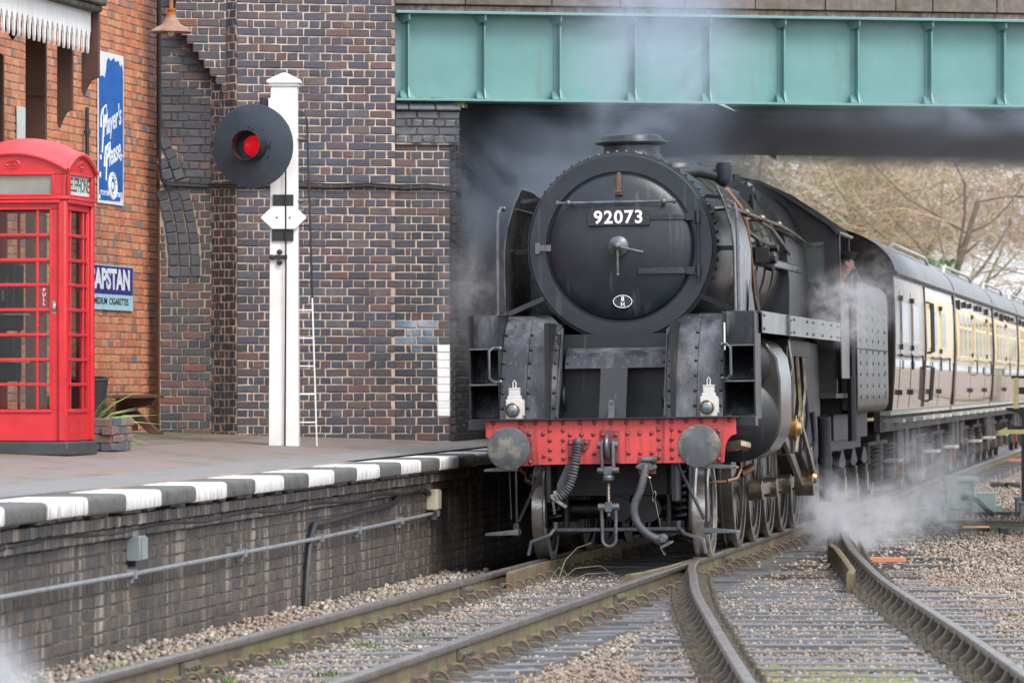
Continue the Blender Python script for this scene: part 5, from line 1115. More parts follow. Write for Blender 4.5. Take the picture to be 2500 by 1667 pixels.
# frames, wheels
P_('main_frame', MB().box(-.60,-.56,.55,11.5,.55,2.2).box(.56,.60,.55,11.5,.55,2.2).box(-.6,.6,1.0,1.04,.6,1.3).box(-.56,.56,3.6,3.7,.5,2.2).box(-1.0,1.0,10.8,12.2,.55,1.3), 'dark')
M['wheelmat'] = pbr('wheel_paint', (.05,.042,.036), .3, var=.3, scale=3, dirt=(.11,.09,.07), dlo=.45, dhi=.75)
def wheel(r, spokes, name='wheel'):
    m = MB(); hw = .06
    m.lathe([(.085,-.09),(.16,-.085),(.17,-.02),(.17,.03),(.085,.04)], RY(90), 24)
    m.lathe([(r-.15,-.05),(r-.055,-.05),(r-.055,.055),(r-.15,.05)], RY(90), 48, False, False); m.f += [[len(m.v)-192+3*48+k, len(m.v)-192+3*48+(k+1)%48, len(m.v)-192+(k+1)%48, len(m.v)-192+k] for k in range(48)]
    for k in range(spokes):
        a = 2*math.pi*k/spokes; m.bar((0,.12*math.cos(a),.12*math.sin(a)),(-.01,(r-.12)*math.cos(a),(r-.12)*math.sin(a)),.07,.07,(1,0,0))
    if r > .6:
        pts_ = [((r-.13)*math.cos(a),(r-.13)*math.sin(a)) for a in np.linspace(-.75,.75,12)] + [((r-.36)*math.cos(a),(r-.36)*math.sin(a)) for a in np.linspace(.75,-.75,8)]
        m.prism(pts_,'x',-.03,.055); m.prism([(-.42,-.10),(-.1,-.16),(-.1,.16),(-.42,.10)],'x',-.04,.06)
    return m.mesh(name, M['wheelmat'])
M['drivetyre'] = pbr('driver_tyre', (.20,.18,.165), .32, metal=.85, var=.3, scale=8, dirt=(.06,.05,.045), dlo=.45, dhi=.7)
def tyre(r):
    m = MB(); m.lathe([(r-.07,-.075),(r+.028,-.072),(r+.028,-.045),(r+.004,-.03),(r,.065),(r-.01,.072),(r-.07,.072)], RY(90), 72, False, False); n = 72; o = 0
    m.f += [[6*n+k, 6*n+(k+1)%n, (k+1)%n, k] for k in range(n)]
    return m.mesh('tyre', M['railwheel'] if r < .6 else M['drivetyre'])
M['railwheel'] = pbr('wheel_tyre', (.55,.52,.48), .3, metal=.9, var=.2, scale=8, dirt=(.16,.14,.12), dlo=.5, dhi=.75, dscale=(6,6,6))
me_w, me_t = wheel(.762, 16), tyre(.762); me_pw, me_pt = wheel(.457, 10), tyre(.457)
def axle(y, r, mw, mt, ph, par=lo):
    for s in (-1,1):
        w_ = inst('wheel', mw, par, T(s*.755, y, r) @ (RZ(180) if s < 0 else I4) @ RX(ph)); inst('tyre', mt, w_, I4)
    P_('axle', MB().cyl((-.7,y,r),(.7,y,r),.09,16), 'dark', par)
YW = [4.28+1.651*i for i in range(5)]
axle(1.58,.457,me_pw,me_pt,15)
for i, y in enumerate(YW): axle(y,.762,me_w,me_t,200)
# pony truck, guard irons, steps
m = MB(); m.cyl((-.55,1.22,.47),(.55,1.22,.47),.055,16); m.box(-.62,.62,1.15,1.25,.255,.30); m.box(-.10,.12,1.0,1.2,.38,.62); m.cyl((.02,.98,.47),(.02,1.2,.47),.12,20); m.cyl((.28,1.02,.47),(.28,1.14,.47),.13,20)
for s in (-1,1): m.box(*sorted((s*.46,s*.50)),1.0,1.12,.28,.9); m.box(*sorted((s*.40,s*.62)),1.05,1.4,.24,.36); m.box(*sorted((s*.66,s*.68)),1.0,1.3,.3,.95)
m.box(-.62,.62,1.3,1.36,.62,.95); pt = P_('pony_truck', m, 'dark', bev=.006)
P_('truck_stretcher', MB().box(-.60,.60,.98,1.01,.27,.30), 'greysteel', pt)
for s in (-1,1):
    m = MB(); m.tube([(s*.59+.075*math.cos(a*1.0), 1.08+.075*math.sin(a), .36+.46*a/(2*math.pi*7)) for a in np.linspace(0,2*math.pi*7,112)], .019, 6); P_('coil_spring', m, 'black', pt)
    m = MB(); m.bar((s*.575,.97,.36),(s*.575,.97,.28),.035,.035); m.bar((s*.58,.97,.30),(s*.63,.95,.24),.03,.03,(0,1,0)); m.bar((s*.62,.95,.245),(s*.80,.93,.18),.03,.03,(0,1,0)); m.bar((s*.80,.93,.19),(s*.83,.92,.05),.03,.03,(0,1,0)); P_('guard_iron', m, 'greysteel', bev=.004)
    m = MB(); m.tube([(s*.88,.52,.88),(s*.88,.53,.30)],.0125,8); m.tube([(s*.94,.52,.88),(s*.93,.53,.40)],.008,8); m.tube([(s*.60,.55,.92),(s*.86,.53,.38)],.015,8); m.prism([(s*.86,.245),(s*.86,.36),(s*.91,.36),(s*.91,.245)],'y',.50,.56); P_('step_hanger', m, 'black')
    for z in (.255,.845): m = MB(); m.prism([(s*.86,z),(s*1.17,z-.005),(s*1.165,z+.02),(s*.86,z+.05)],'y',.46,.66); P_('foot_step', m, 'greysteel', bev=.004)
# motion
for s in (-1,1):
    m = MB(); m.box(*sorted((s*1.06,s*1.14)),3.55,5.55,1.36,1.44); m.box(*sorted((s*1.06,s*1.14)),3.55,5.55,1.10,1.16); mo = P_('slide_bars', m, 'rod', bev=.006)
    m = MB(); m.box(*sorted((s*1.04,s*1.2)),4.5,4.95,1.12,1.42); m.cyl((s*1.0,4.75,1.27),(s*1.26,4.75,1.27),.075,16); P_('crosshead', m, 'rod', bev=.01)
    m = MB(); m.bar((s*1.17,4.75,1.27),(s*1.17,YW[2],.55),.045,.13); m.cyl((s*1.10,YW[2],.55),(s*1.30,YW[2],.55),.12,20); P_('connecting_rod', m, 'rod', bev=.008)
    m = MB(); m.box(*sorted((s*.95,s*1.0)),YW[0],YW[4],.50,.62)
    for y in YW: m.cyl((s*.92,y,.56),(s*1.06,y,.56),.10,18)
    P_('coupling_rod', m, 'rod', bev=.008)
    m = MB(); m.bar((s*1.27,YW[2],.55),(s*1.27,YW[2]-.15,.95),.05,.1); m.bar((s*1.30,YW[2]-.1,.70),(s*1.28,6.1,1.25),.04,.07); P_('eccentric_rod', m, 'rod', bev=.006)
    m = MB(); m.lathe([(.10,0),(.11,.02),(.11,.05),(.06,.06),(.05,.09)], T(s*1.24,YW[2],.62) @ RY(90*s), 24); P_('crank_end', m, 'bronze')
    m = MB(); m.lathe([(.13,0),(.13,.07),(.09,.08),(.06,.12)], T(s*1.18,6.1,1.16) @ RY(90*s), 24); P_('link_trunnion', m, 'bronze')
    m = MB(); m.box(*sorted((s*1.10,s*1.22)),6.0,6.22,.9,1.75); m.bar((s*1.2,4.6,1.62),(s*1.2,6.1,1.5),.04,.06); m.bar((s*1.2,4.75,1.27),(s*1.16,4.65,1.75),.04,.06); m.box(*sorted((s*1.12,s*1.24)),5.2,5.3,1.2,2.0); P_('expansion_link', m, 'dark', bev=.006)
    P_('motion_bracket', MB().prism([(s*.95,2.08),(s*1.22,2.08),(s*1.26,1.78),(s*1.20,1.58),(s*1.18,1.40),(s*1.08,1.40),(s*1.06,1.58),(s*.95,1.8)],'y',5.55,5.75), 'apron', bev=.01)
    P_('motion_girder', MB().box(*sorted((s*.9,s*1.2)),5.8,8.6,1.9,2.06), 'dark')
    P_('firebox_side', MB().box(*sorted((s*.75,s*1.12)),8.4,10.8,1.25,2.06), 'dark'); P_('ashpan', MB().prism([(8.5,1.25),(10.8,1.25),(10.8,.75),(9.6,.6),(8.5,.85)],'x',*sorted((s*.7,s*1.1))), 'dark')
    m = MB(); m.tube([(s*1.2,10.3,1.25),(s*1.2,10.35,1.05),(s*1.2,10.38,.85),(s*1.2,10.38,.30)],.075,14); m.cyl((s*1.2,10.38,.72),(s*1.2,10.38,.80),.085,14); P_('injector_pipe', m, 'black')
    for (y,z0_,z1_,r_) in ((6.6,1.0,2.0,.02),(7.2,.9,1.9,.03),(7.9,1.1,2.05,.025),(8.3,.9,1.6,.02),(9.2,.7,1.3,.03)): m = MB(); m.tube([(s*1.16,y,z1_),(s*1.18,y+.1,(z0_+z1_)/2),(s*1.14,y,z0_)],r_,8); P_('pipe', m, rng.choice(('dark','rod','black')))
# cab
for s in (-1,1):
    P_('cab_side', MB().box(*sorted((s*1.355,s*1.37)),10.85,12.05,1.67,2.56), M['tendermat'], bev=.004)
    P_('cab_pillar', MB().box(*sorted((s*1.33,s*1.365)),10.85,10.95,2.56,3.3), 'black'); P_('cab_pillar', MB().box(*sorted((s*1.33,s*1.365)),12.3,12.36,2.56,3.3), 'black')
    P_('cab_handrail', MB().tube([(s*1.385,12.2,1.7),(s*1.385,12.2,2.9)],.018,8), 'black')
    P_('cab_pipe', MB().tube([(s*1.365,12.35,.95),(s*1.365,12.35,2.55)],.05,8), 'dark')
fr_ = [(-1.34,2.0),(1.34,2.0),(1.34,3.34)] + [(x,z) for x,z in ((1.289,3.40),(.987,3.61),(.70,3.80),(.495,3.90),(.131,3.98),(-.131,3.98),(-.495,3.90),(-.70,3.80),(-.987,3.61),(-1.289,3.40),(-1.34,3.34))]
P_('cab_front', MB().prism(fr_,'y',10.75,10.78), 'dark')
rp = [(1.37,3.30),(1.34,3.34)] + fr_[3:-1] + [(-1.34,3.34),(-1.37,3.30)]
P_('cab_roof', MB().slab(rp,(10.6,12.6,.03),'y'), 'black', smooth=40)
for s in (-1,1): P_('roof_gutter', MB().tube([(s*1.375,10.6,3.30),(s*1.375,12.6,3.30)],.018,8), 'gloss')
for s in (-1,1): P_('cab_window', MB().box(*sorted((s*.75,s*1.2)),10.735,10.745,2.75,3.2), 'glass')
P_('backhead', MB().box(-1.3,1.3,11.0,11.1,1.5,3.0).box(-1.3,1.3,10.8,13.0,1.45,1.5), 'dark')
# ------------------------------------------------------------------ tender
td = thing('tender', 'dusty black tender with rows of rivets coupled behind the locomotive', 'tender', M=TRK)
tp = [(1.20,1.255),(1.30,1.262),(1.36,1.30),(1.385,1.37),(1.39,1.5),(1.39,2.62),(1.38,2.72),(1.33,2.80),(1.22,2.86)]
for s in (-1,1):
    rows = []
    for (x,z) in tp: rows.append([(s*x, y, z if y > 13.2 else min(z,2.66)) for y in (13.0,13.3,14,16,18,18.45)])
    m = MB(); m.grid(rows); ts = P_('side_sheet', m, 'tendermat', td, smooth=60)
    P_('side_sheet_edge', MB().box(*sorted((s*1.2,s*1.385)),13.0,13.02,1.3,2.66), 'black', td)
    P_('seam', MB().box(*sorted((s*1.388,s*1.395)),13.0,18.4,2.01,2.03), 'dark', ts)
    rvt = MB(); rvt.lathe([(.024,0),(.02,.006),(0,.008)], RY(90*s), 8, False, False); me_tr = rvt.mesh('rivet', M['dark'])
    for i in range(5):
        for z in [1.45+.135*k for k in range(9)]:
            if abs(z-2.02) > .03: inst('rivet', me_tr, ts, T(s*1.391, 13.5+1.05*i, z))
    for k in range(5):
        inst('rivet', me_tr, ts, T(s*1.391, 17.9, 1.5+.25*k))
P_('tank', MB().box(-1.19,1.19,13.05,18.4,1.26,2.8), 'dark', td); P_('coal_plate', MB().box(.55,1.30,14.4,14.43,2.75,2.98).box(-1.3,-.55,14.4,14.43,2.75,2.98), 'roofgrey', td)
P_('bunker', MB().prism([(-1.2,2.8),(1.2,2.8),(1.0,3.2),(-1.0,3.2)],'y',14.8,17.5), 'dark', td)
P_('tender_frame', MB().box(-1.1,1.1,13.0,18.6,.95,1.25).box(.98,1.02,13.1,18.5,.55,1.0).box(-1.02,-.98,13.1,18.5,.55,1.0), 'dark', td)
for y in (13.9,15.8,17.6):
    axle(y,.45,me_pw,me_pt,rng.uniform(0,90),td)
    for s in (-1,1):
        P_('axle_box', MB().box(*sorted((s*1.0,s*1.16)),y-.14,y+.14,.33,.62), 'dark', td, bev=.02)
        P_('leaf_spring', MB().prism([(y-.5,.66),(y,.60),(y+.5,.66),(y+.5,.70),(y+.15,.82),(y-.15,.82),(y-.5,.70)],'x',*sorted((s*1.04,s*1.13))), 'dark', td)
        m = MB(); m.prism([(y-.02,.28),(y+.02,.28),(y+.03,.40),(y,.52),(y-.03,.40)],'x',*sorted((s*1.165,s*1.175))); P_('axle_marker', m, 'yellow', td)
        m = MB(); m.prism([(y-.022,.35),(y+.022,.35),(y+.022,.41),(y-.022,.41)],'x',*sorted((s*1.1755,s*1.178))); P_('marker_band', m, 'orange', td)
# ------------------------------------------------------------------ headlamps on the buffer beam
def headlamp(x, label):
    h = thing('headlamp', label, 'lamp', M=TRK @ T(x,.56,1.322), group='white oil headlamps on the buffer beam')
    P_('lamp_body', MB().box(-.075,.075,-.055,.075,.0,.185), 'lampwhite', h, bev=.006)
    P_('lamp_top', MB().box(-.062,.062,-.045,.06,.185,.215).box(-.05,.05,-.04,.05,.215,.285).box(-.054,.054,-.044,.054,.275,.287), 'lampwhite', h, bev=.005)
    P_('lamp_handle', MB().tube([(-.012,0,.285),(-.014,0,.335),(0,0,.36),(.014,0,.335),(.012,0,.285)],.006,6), 'lampwhite', h)
    m = MB(); m.lathe([(.066,.0),(.068,.03),(.06,.034),(.058,.0)], T(-.01,-.055,.085) @ RX(90), 32, False, False); P_('lens_rim', m, 'copper', h)
    m = MB(); m.lathe([(.06,.0),(.058,.018),(.045,.032),(.025,.040),(.0,.043)], T(-.01,-.055,.085) @ RX(90), 32, False, False); P_('lens', m, 'lens', h)
    P_('side_slide', MB().box(.075,.088,-.04,.06,.03,.17), 'lampwhite', h, bev=.003)
headlamp(-.885, 'white oil headlamp above the buffer on the platform side'); headlamp(.915, 'white oil headlamp above the buffer away from the platform')
# ------------------------------------------------------------------ carriages
SP = [(1.36,1.265),(1.385,1.5),(1.41,1.85),(1.42,2.2),(1.418,2.6),(1.405,2.95),(1.39,3.06)]
def sx_(z): return float(np.interp(z, [p[1] for p in SP], [p[0] for p in SP]))
RP = [(1.43*math.sin(a)**.92 if a > 0 else 0, 3.02+.70*math.cos(a)) for a in np.linspace(0,1.571,13)]
def side_band(y0, y1, z0, z1, s, off=0.):
    zs = sorted(set([z0,z1] + [p[1] for p in SP if z0 < p[1] < z1])); m = MB()
    m.grid([[(s*(sx_(z)+off), y, z) for y in (y0,y1)] for z in zs]); n = len(m.v)//1
    m.grid([[(s*(sx_(z)+off-.03), y, z) for y in (y0,y1)] for z in zs])
    o = len(zs)
    for k in (0,1): m.f += [[2*i+k, 2*i+2+k, 2*o+2*i+2+k, 2*o+2*i+k] for i in range(o-1)]
    m.f += [[0,1,2*o+1,2*o],[2*o-2,2*o-1,4*o-1,4*o-2]]
    return m
M['tan'] = pbr('coach_tan_sheen', (.36,.29,.20), .22, var=.15, scale=2, dirt=(.46,.39,.30), dlo=.4, dhi=.75, bump=.3, bscale=(9,9,.5), bdist=.012, rvar=.05)  # tan colour stands in for reflections on the van's chocolate upper panels
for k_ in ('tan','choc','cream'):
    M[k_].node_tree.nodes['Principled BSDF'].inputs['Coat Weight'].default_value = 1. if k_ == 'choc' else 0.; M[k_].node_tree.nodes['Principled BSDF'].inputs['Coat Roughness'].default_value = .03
def coach(y0, y1, label, kind):
    c = thing('railway_carriage', label, 'railway carriage', M=TRK @ T(0,y0,0), group='carriages of the train')
    L = y1-y0; S = lambda n,m,mat,par=c,smooth=30,bev=0: m.build(n, M[mat], par, smooth, bev)
    end = [(sx_(z),z) for z in (1.265,1.6,1.95,2.4,2.95,3.06)] + [(x,z) for x,z in RP[::-1][1:]]
    poly = [(-x,z) for x,z in end[::-1][1:]] ; poly = end + poly
    S('end_panel', MB().prism(poly,'y',0,.06), 'maroon', bev=.02); S('end_panel', MB().prism(poly,'y',L-.06,L), 'maroon', bev=.02)
    S('gangway', MB().box(-.55,.55,-.35,0,1.3,3.3), 'underframe', bev=.05)
    if kind == 'van':
        m = MB(); m.tube([(1.15,-.02,1.5),(1.17,-.05,1.55),(1.17,-.05,2.35),(1.15,-.02,2.4)],.022,8); S('end_handrail', m, 'maroon')
    for s in (-1,1):
        if kind == 'van':
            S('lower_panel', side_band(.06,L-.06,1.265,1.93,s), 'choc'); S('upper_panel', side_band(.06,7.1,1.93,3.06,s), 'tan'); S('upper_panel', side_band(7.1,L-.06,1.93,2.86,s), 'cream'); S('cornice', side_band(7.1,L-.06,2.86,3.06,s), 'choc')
        else:
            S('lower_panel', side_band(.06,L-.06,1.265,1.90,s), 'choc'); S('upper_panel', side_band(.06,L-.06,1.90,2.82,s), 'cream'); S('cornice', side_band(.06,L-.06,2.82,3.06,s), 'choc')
        X = lambda z, o=0: s*(sx_(z)+o)
        def vbar(name, y, z0, z1, mat, o=.012, w=.03, par=c):
            m = MB(); m.bar((X(z0,o),y,z0),(X((z0+z1)/2,o),y,(z0+z1)/2),w,.02,(1,0,0)); m.bar((X((z0+z1)/2,o),y,(z0+z1)/2),(X(z1,o),y,z1),w,.02,(1,0,0)); return S(name, m, mat, par)
        def door(ya, yb, mat_u, win=True):
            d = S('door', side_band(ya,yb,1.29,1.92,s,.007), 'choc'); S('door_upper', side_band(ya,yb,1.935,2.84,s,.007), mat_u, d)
            S('hinge', MB().box(*sorted((X(1.5,.0),X(1.5,.05))),ya-.05,ya+.12,1.46,1.53), 'maroon', d); S('hinge', MB().box(*sorted((X(2.05,.0),X(2.05,.04))),ya-.03,ya+.10,2.06,2.13), 'maroon', d); S('hinge', MB().box(*sorted((X(2.75,.0),X(2.75,.05))),ya-.05,ya+.1,2.70,2.77), 'maroon', d)
            if win: f = S('window', side_band(ya+.12,yb-.12,2.12,2.72,s,.018), mat_u, d)
            if win: S('pane', side_band(ya+.17,yb-.17,2.16,2.68,s,.0195), 'glass', c)
            m = MB(); m.tube([(X(1.98,.01),yb-.1,2.0),(X(1.98,.07),yb-.1,2.0),(X(1.9,.07),yb-.06,1.80)],.012,6); S('door_handle', m, 'blackiron', d)
        if kind == 'van':
            for (a,b) in ((1.0,2.6),(3.4,5.0)): door(a,b,'tan'); 
            for (a,b) in ((8.0,9.6),(10.4,12.0)): door(a,b,'cream')
            for (a,b,zz) in ((.7,5.3,1.985),(7.8,12.6,1.985)): S('door_rail', MB().tube([(X(zz,.04),a,zz),(X(zz,.04),b,zz)],.018,8), 'maroon')
            vbar('door_pillar', 6.6, 1.28, 3.0, 'maroon', .015, .10); vbar('door_pillar', 14.6, 1.28, 3.05, 'maroon', .02, .22)
            for z0,z1 in ((1.36,1.86),(2.05,2.78)): m = MB(); m.tube([(X(z0),7.0,z0),(X(z0,.08),7.0,z0+.02),(X(z1,.08),7.0,z1-.02),(X(z1),7.0,z1)],.018,8); S('grab_rail', m, 'blackiron'); m = MB(); m.tube([(X(z0),7.5,z0),(X(z0,.08),7.5,z0+.02),(X(z1,.08),7.5,z1-.02),(X(z1),7.5,z1)],.014,8); S('grab_rail', m, 'blackiron')
        else:
            vbar('door_pillar', .15, 1.28, 3.05, 'maroon', .02, .22)
            y = 1.2; k = 0
            while y < L-1.2:
                if k % 4 == 3:
                    door(y,y+.75,'cream',False); f = S('window', side_band(y+.1,y+.65,2.05,2.72,s,.02), 'cream'); S('pane', side_band(y+.15,y+.6,2.10,2.68,s,.0225), 'glass', f)
                    m = MB(); m.tube([(X(1.75),y+.85,1.75),(X(1.75,.07),y+.85,1.77),(X(2.15,.07),y+.85,2.13),(X(2.15),y+.85,2.15)],.014,6); S('grab_rail', m, 'steel'); y += 1.15
                else:
                    f = S('window', side_band(y,y+1.05,2.02,2.76,s,.022), 'cream'); S('pane', side_band(y+.06,y+.99,2.07,2.50,s,.0245), 'glass', f); S('pane', side_band(y+.06,y+.99,2.55,2.72,s,.0245), 'glass', f); y += 1.38
                k += 1
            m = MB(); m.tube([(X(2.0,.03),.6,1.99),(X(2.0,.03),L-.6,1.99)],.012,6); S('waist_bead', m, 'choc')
            for y in np.arange(1.5,L-1,1.9): yq = y+rng.uniform(-.5,.5); S('roof_vent', MB().box(*sorted((X(2.95,.0),X(2.95,.045))),yq,yq+.16,2.86+rng.uniform(-.06,.02),2.96), 'blackiron')
        for y in np.arange(.6,L-.4,2.3): S('foot_board', MB().box(*sorted((s*1.15,s*1.46)),y,y+.55,1.10,1.15), 'steptop')
        S('solebar', MB().box(*sorted((s*1.12,s*1.2)),0,L,.98,1.26), 'underframe'); S('sill', MB().box(*sorted((s*1.2,s*1.34)),.05,L-.05,1.20,1.262), 'steptop')
    m = MB(); rows = [[(x,y,z) for (x,z) in ([(-x,z) for x,z in RP[::-1][:-1]] + RP)] for y in (0,.25,L-.25,L)]
    m.grid(rows); m.grid([[(p[0]*.985,p[1],p[2]-.02) for p in r] for r in rows]); ro = S('roof', m, 'roofgrey', smooth=50)
    for y in (.0,L/2,L-.03): m = MB(); m.grid([[(x*1.004,yy_,z+.004) for (x,z) in ([(-x,z) for x,z in RP[::-1][:-1]] + RP)] for yy_ in (y,y+.05)]); S('roof_strip', m, 'roofgrey', ro)
    for s in (-1,1): S('gutter', MB().tube([(s*1.435,0,3.05),(s*1.435,L,3.05)],.025,8), 'roofgrey', ro)
    ya_, yb_ = (2.2, 11.0) if kind == 'van' else (.5, min(9.6, L-2.5))
    for s in (-1,1): S('roof_pipe', MB().tube([(s*1.22,ya_,3.36),(s*1.215,ya_+.3,3.47),(s*1.21,ya_+.9,3.50),(s*1.21,yb_-.9,3.50),(s*1.215,yb_-.3,3.47),(s*1.22,yb_,3.36)],.028,8), 'steptop', ro)
    # bogies and gear
    for yb_ in (2.6, L-2.6):
        bg = S('bogie', MB().box(-1.0,-.9,yb_-1.9,yb_+1.9,.55,.85).box(.9,1.0,yb_-1.9,yb_+1.9,.55,.85).box(-1,1,yb_-.3,yb_+.3,.6,.95), 'underframe', bev=.02)
        for dy_ in (-1.3,1.3):
            for s in (-1,1):
                w_ = inst('wheel', me_pw, bg, T(s*.755,yb_+dy_,.457) @ (RZ(180) if s < 0 else I4)); 
                S('axle_box', MB().box(*sorted((s*.98,s*1.13)),yb_+dy_-.16,yb_+dy_+.16,.32,.66), 'underframe', bg, bev=.02)
                for q in (-.32,.32):
                    m = MB(); m.tube([(s*1.03+.07*math.cos(a), yb_+dy_+q+.07*math.sin(a), .50+.3*a/31.4) for a in np.linspace(0,31.4,50)],.016,5); S('coil_spring', m, 'underframe', bg)
        for s in (-1,1): S('step_board', MB().box(*sorted((s*1.1,s*1.3)),yb_-.5,yb_+.5,.56,.60), 'steptop', bg)
    for (y,w,z0,h,mat) in ((L*.38,1.2,.5,.5,'underframe'),(L*.5,.8,.45,.55,'dark'),(L*.6,1.0,.55,.4,'underframe'),(L*.45,.25,.3,.7,'rivetred'),(L*.33,.12,.35,.75,'underframe'),(L*.67,.1,.3,.8,'underframe')):
        for s in (-1,1): S('underframe_box', MB().box(*sorted((s*.7,s*1.08)),y,y+w,z0,z0+h), mat, bev=.02)
    return c
coach(19.55, 34.0, 'first carriage behind the tender, a brown and cream van with double doors', 'van')
coach(34.25, 47.6, 'second carriage from the engine, cream above brown with tall windows', 'seat')
coach(47.85, 59.2, 'third carriage from the engine, partly behind the yellow arrow sign', 'seat')
coach(59.45, 75.5, 'farthest carriage, cut off by the right edge of the picture', 'seat')

# ------------------------------------------------------------------ driver leaning from the cab
M['skin'] = pbr('skin', (.40,.24,.18), .5, var=.1, scale=20); M['coat'] = pbr('dark_coat', (.018,.02,.026), .8, var=.3, scale=12)
def skin(name, verts, edges, radii, mat, parent, sub=2, root=0):
    me = bpy.data.meshes.new(name); me.from_pydata(verts, edges, []); o = bpy.data.objects.new(name, me); COL.objects.link(o)
    if parent is not None: o.parent = parent
    o.modifiers.new('skin','SKIN'); bm_ = bmesh.new(); bm_.from_mesh(me); ly = bm_.verts.layers.skin.verify()
    bm_.verts.ensure_lookup_table()
    for v, r in zip(bm_.verts, radii): v[ly].radius = (r if isinstance(r,tuple) else (r,r)); v[ly].use_root = (v.index == root)
    bm_.to_mesh(me); bm_.free()
    su_ = o.modifiers.new('sub','SUBSURF'); su_.levels = sub; su_.render_levels = sub
    dg = bpy.context.evaluated_depsgraph_get(); m2 = bpy.data.meshes.new_from_object(o.evaluated_get(dg)); o.modifiers.clear(); o.data = m2
    m2.materials.append(mat); m2.polygons.foreach_set('use_smooth', [True]*len(m2.polygons)); return o
dv = thing('person', 'engine driver in a dark coat and peaked cap leaning out of the cab', 'person', M=TRK @ T(0,11.55,0))
V = [(1.02,.18,1.75),(1.05,.16,2.05),(1.12,.1,2.42),(1.20,.04,2.70),(1.30,-.02,2.80),(1.37,-.05,2.90),(1.39,-.055,2.985),(1.385,-.03,3.05),   # pelvis..crown
     (1.39,-.165,2.975),(1.475,-.045,2.97),(1.305,-.045,2.97),                       # nose, ears
     (1.36,.02,2.68),(1.47,.04,2.52),(1.46,-.18,2.50),(1.455,-.27,2.505),            # near arm
     (1.02,.06,2.66),(.96,.0,2.42),(1.05,-.2,2.40),(1.09,-.28,2.42),                  # far arm
     (1.43,-.34,2.50),(1.445,-.355,2.505),(1.46,-.36,2.505),(1.475,-.35,2.50),(1.42,-.29,2.51),
     (1.06,-.34,2.42),(1.08,-.35,2.42),(1.095,-.355,2.42),(1.11,-.35,2.42),(1.05,-.30,2.43),
     (.93,.2,1.45),(1.13,.2,1.45)]
E = [(0,1),(1,2),(2,3),(3,4),(4,5),(5,6),(6,7),(6,8),(6,9),(6,10),(3,11),(11,12),(12,13),(13,14),(3,15),(15,16),(16,17),(17,18),(14,19),(14,20),(14,21),(14,22),(13,23),(18,24),(18,25),(18,26),(18,27),(17,28),(0,29),(0,30)]
Rr = [.13,.13,.14,.12,.055,.07,.085,.07,.016,.016,.016,.06,.048,.034,.03,.06,.048,.034,.03]+[.009]*5+[.009]*5+[.08,.08]
skin('body', V, E, Rr, M['skin'], dv)
keep = [0,1,2,3,11,12,13,15,16,17,29,30]; mp = {k:i for i,k in enumerate(keep)}
ce = [(mp[a],mp[b]) for a,b in E if a in mp and b in mp]
skin('coat', [V[k] for k in keep], ce, [.15,.15,.165,.145,.08,.066,.05,.08,.066,.05,.1,.1], M['coat'], dv)
m = MB(); m.lathe([(.088,3.02),(.10,3.05),(.125,3.085),(.118,3.105),(.05,3.115),(0,3.117)], T(1.39,-.04,0), 24, True, False); m.prism([(1.30,-.11),(1.34,-.175),(1.39,-.195),(1.44,-.175),(1.48,-.11)],'z',3.018,3.026); m.build('cap', M['coat'], dv)
m = MB()
for xx in (1.36,1.42): m.ball((xx,-.13,2.995),.011,6)
m.box(1.368,1.412,-.135,-.125,2.925,2.931); m.build('face_features', M['ink'], dv)

# ------------------------------------------------------------------ lineside things on the right
GZ = -.2
def gp(xs, ys, z=GZ): Y = FPX*(ZC-z)/(ys-HY); return Vector(((xs-1250)/FPX*Y, Y, z))
pm_ = thing('point_machine', 'pale green point machine with a black cable between the tracks and boxes', 'point machine', tuple(gp(2345,1262)))
k_ = 1/178
MB().box(-.48,.48,-.12,.25,.05,.34).build('base_box', M['machine'], pm_, bev=.012)
MB().box(-.22,.20,-.2,.28,.10,.47).build('motor_case', M['machine'], pm_, bev=.03)
MB().box(-.25,.24,-.24,.30,.47,.56).build('lid', M['machine'], pm_, bev=.04)
for x in (-.2,.17): MB().prism([(x-.05,.0),(x+.05,.0),(x+.035,.2),(x-.035,.2)],'y',-.24,-.19).build('foot', M['machine'], pm_); MB().box(x-.02,x+.02,-.26,-.22,.42,.5).build('lug', M['machine'], pm_)
MB().box(.05,.88,-.3,-.15,.0,.08).build('base_timber', M['sleeperdark'], pm_); MB().box(.48,.57,-.1,.2,.03,.17).build('end_cover', M['machine'], pm_, bev=.008)
MB().tube([(-.02,-.27,.28),(.1,-.3,.28),(.2,-.32,.24),(.32,-.35,.12),(.45,-.4,.02)],.035,10).build('cable', M['cablemat'], pm_)
rd = MB(); rd2 = MB(); a = gp(2300,1288,-.10); b = gp(2520,1290,-.10); rd.bar(tuple(a),tuple(b),.05,.05); a2 = gp(2250,1272,-.13); rd2.bar(tuple(a2+Vector((-.3,0,0))),tuple(gp(2505,1276,-.13)),.04,.05); 
o = rd.build('point_rodding', M['rodgreen']); rd2.build('rod', M['rodgreen'], o); tag(o, 'mossy point rods running sideways in front of the point machine', 'rodding')
q = gp(2370,1287,-.09); MB().cyl((q.x-.1,q.y-.0,q.z),(q.x+.22,q.y,q.z),.045,12).build('adjuster', M['bronze'], o)
for xx in (2270,2335,2450): q = gp(xx,1294,-.12); MB().box(q.x-.05,q.x+.05,q.y-.08,q.y+.08,-.2,-.09).build('rod_roller', M['blackiron'], o)
o = MB().box(-.3,.3,-.1,.1,0,.16).build('rod_crank', M['machine'], bev=.01, M=T(*gp(2240,1268)) ); tag(o, 'small pale bracket at the left end of the point rods', 'bracket')
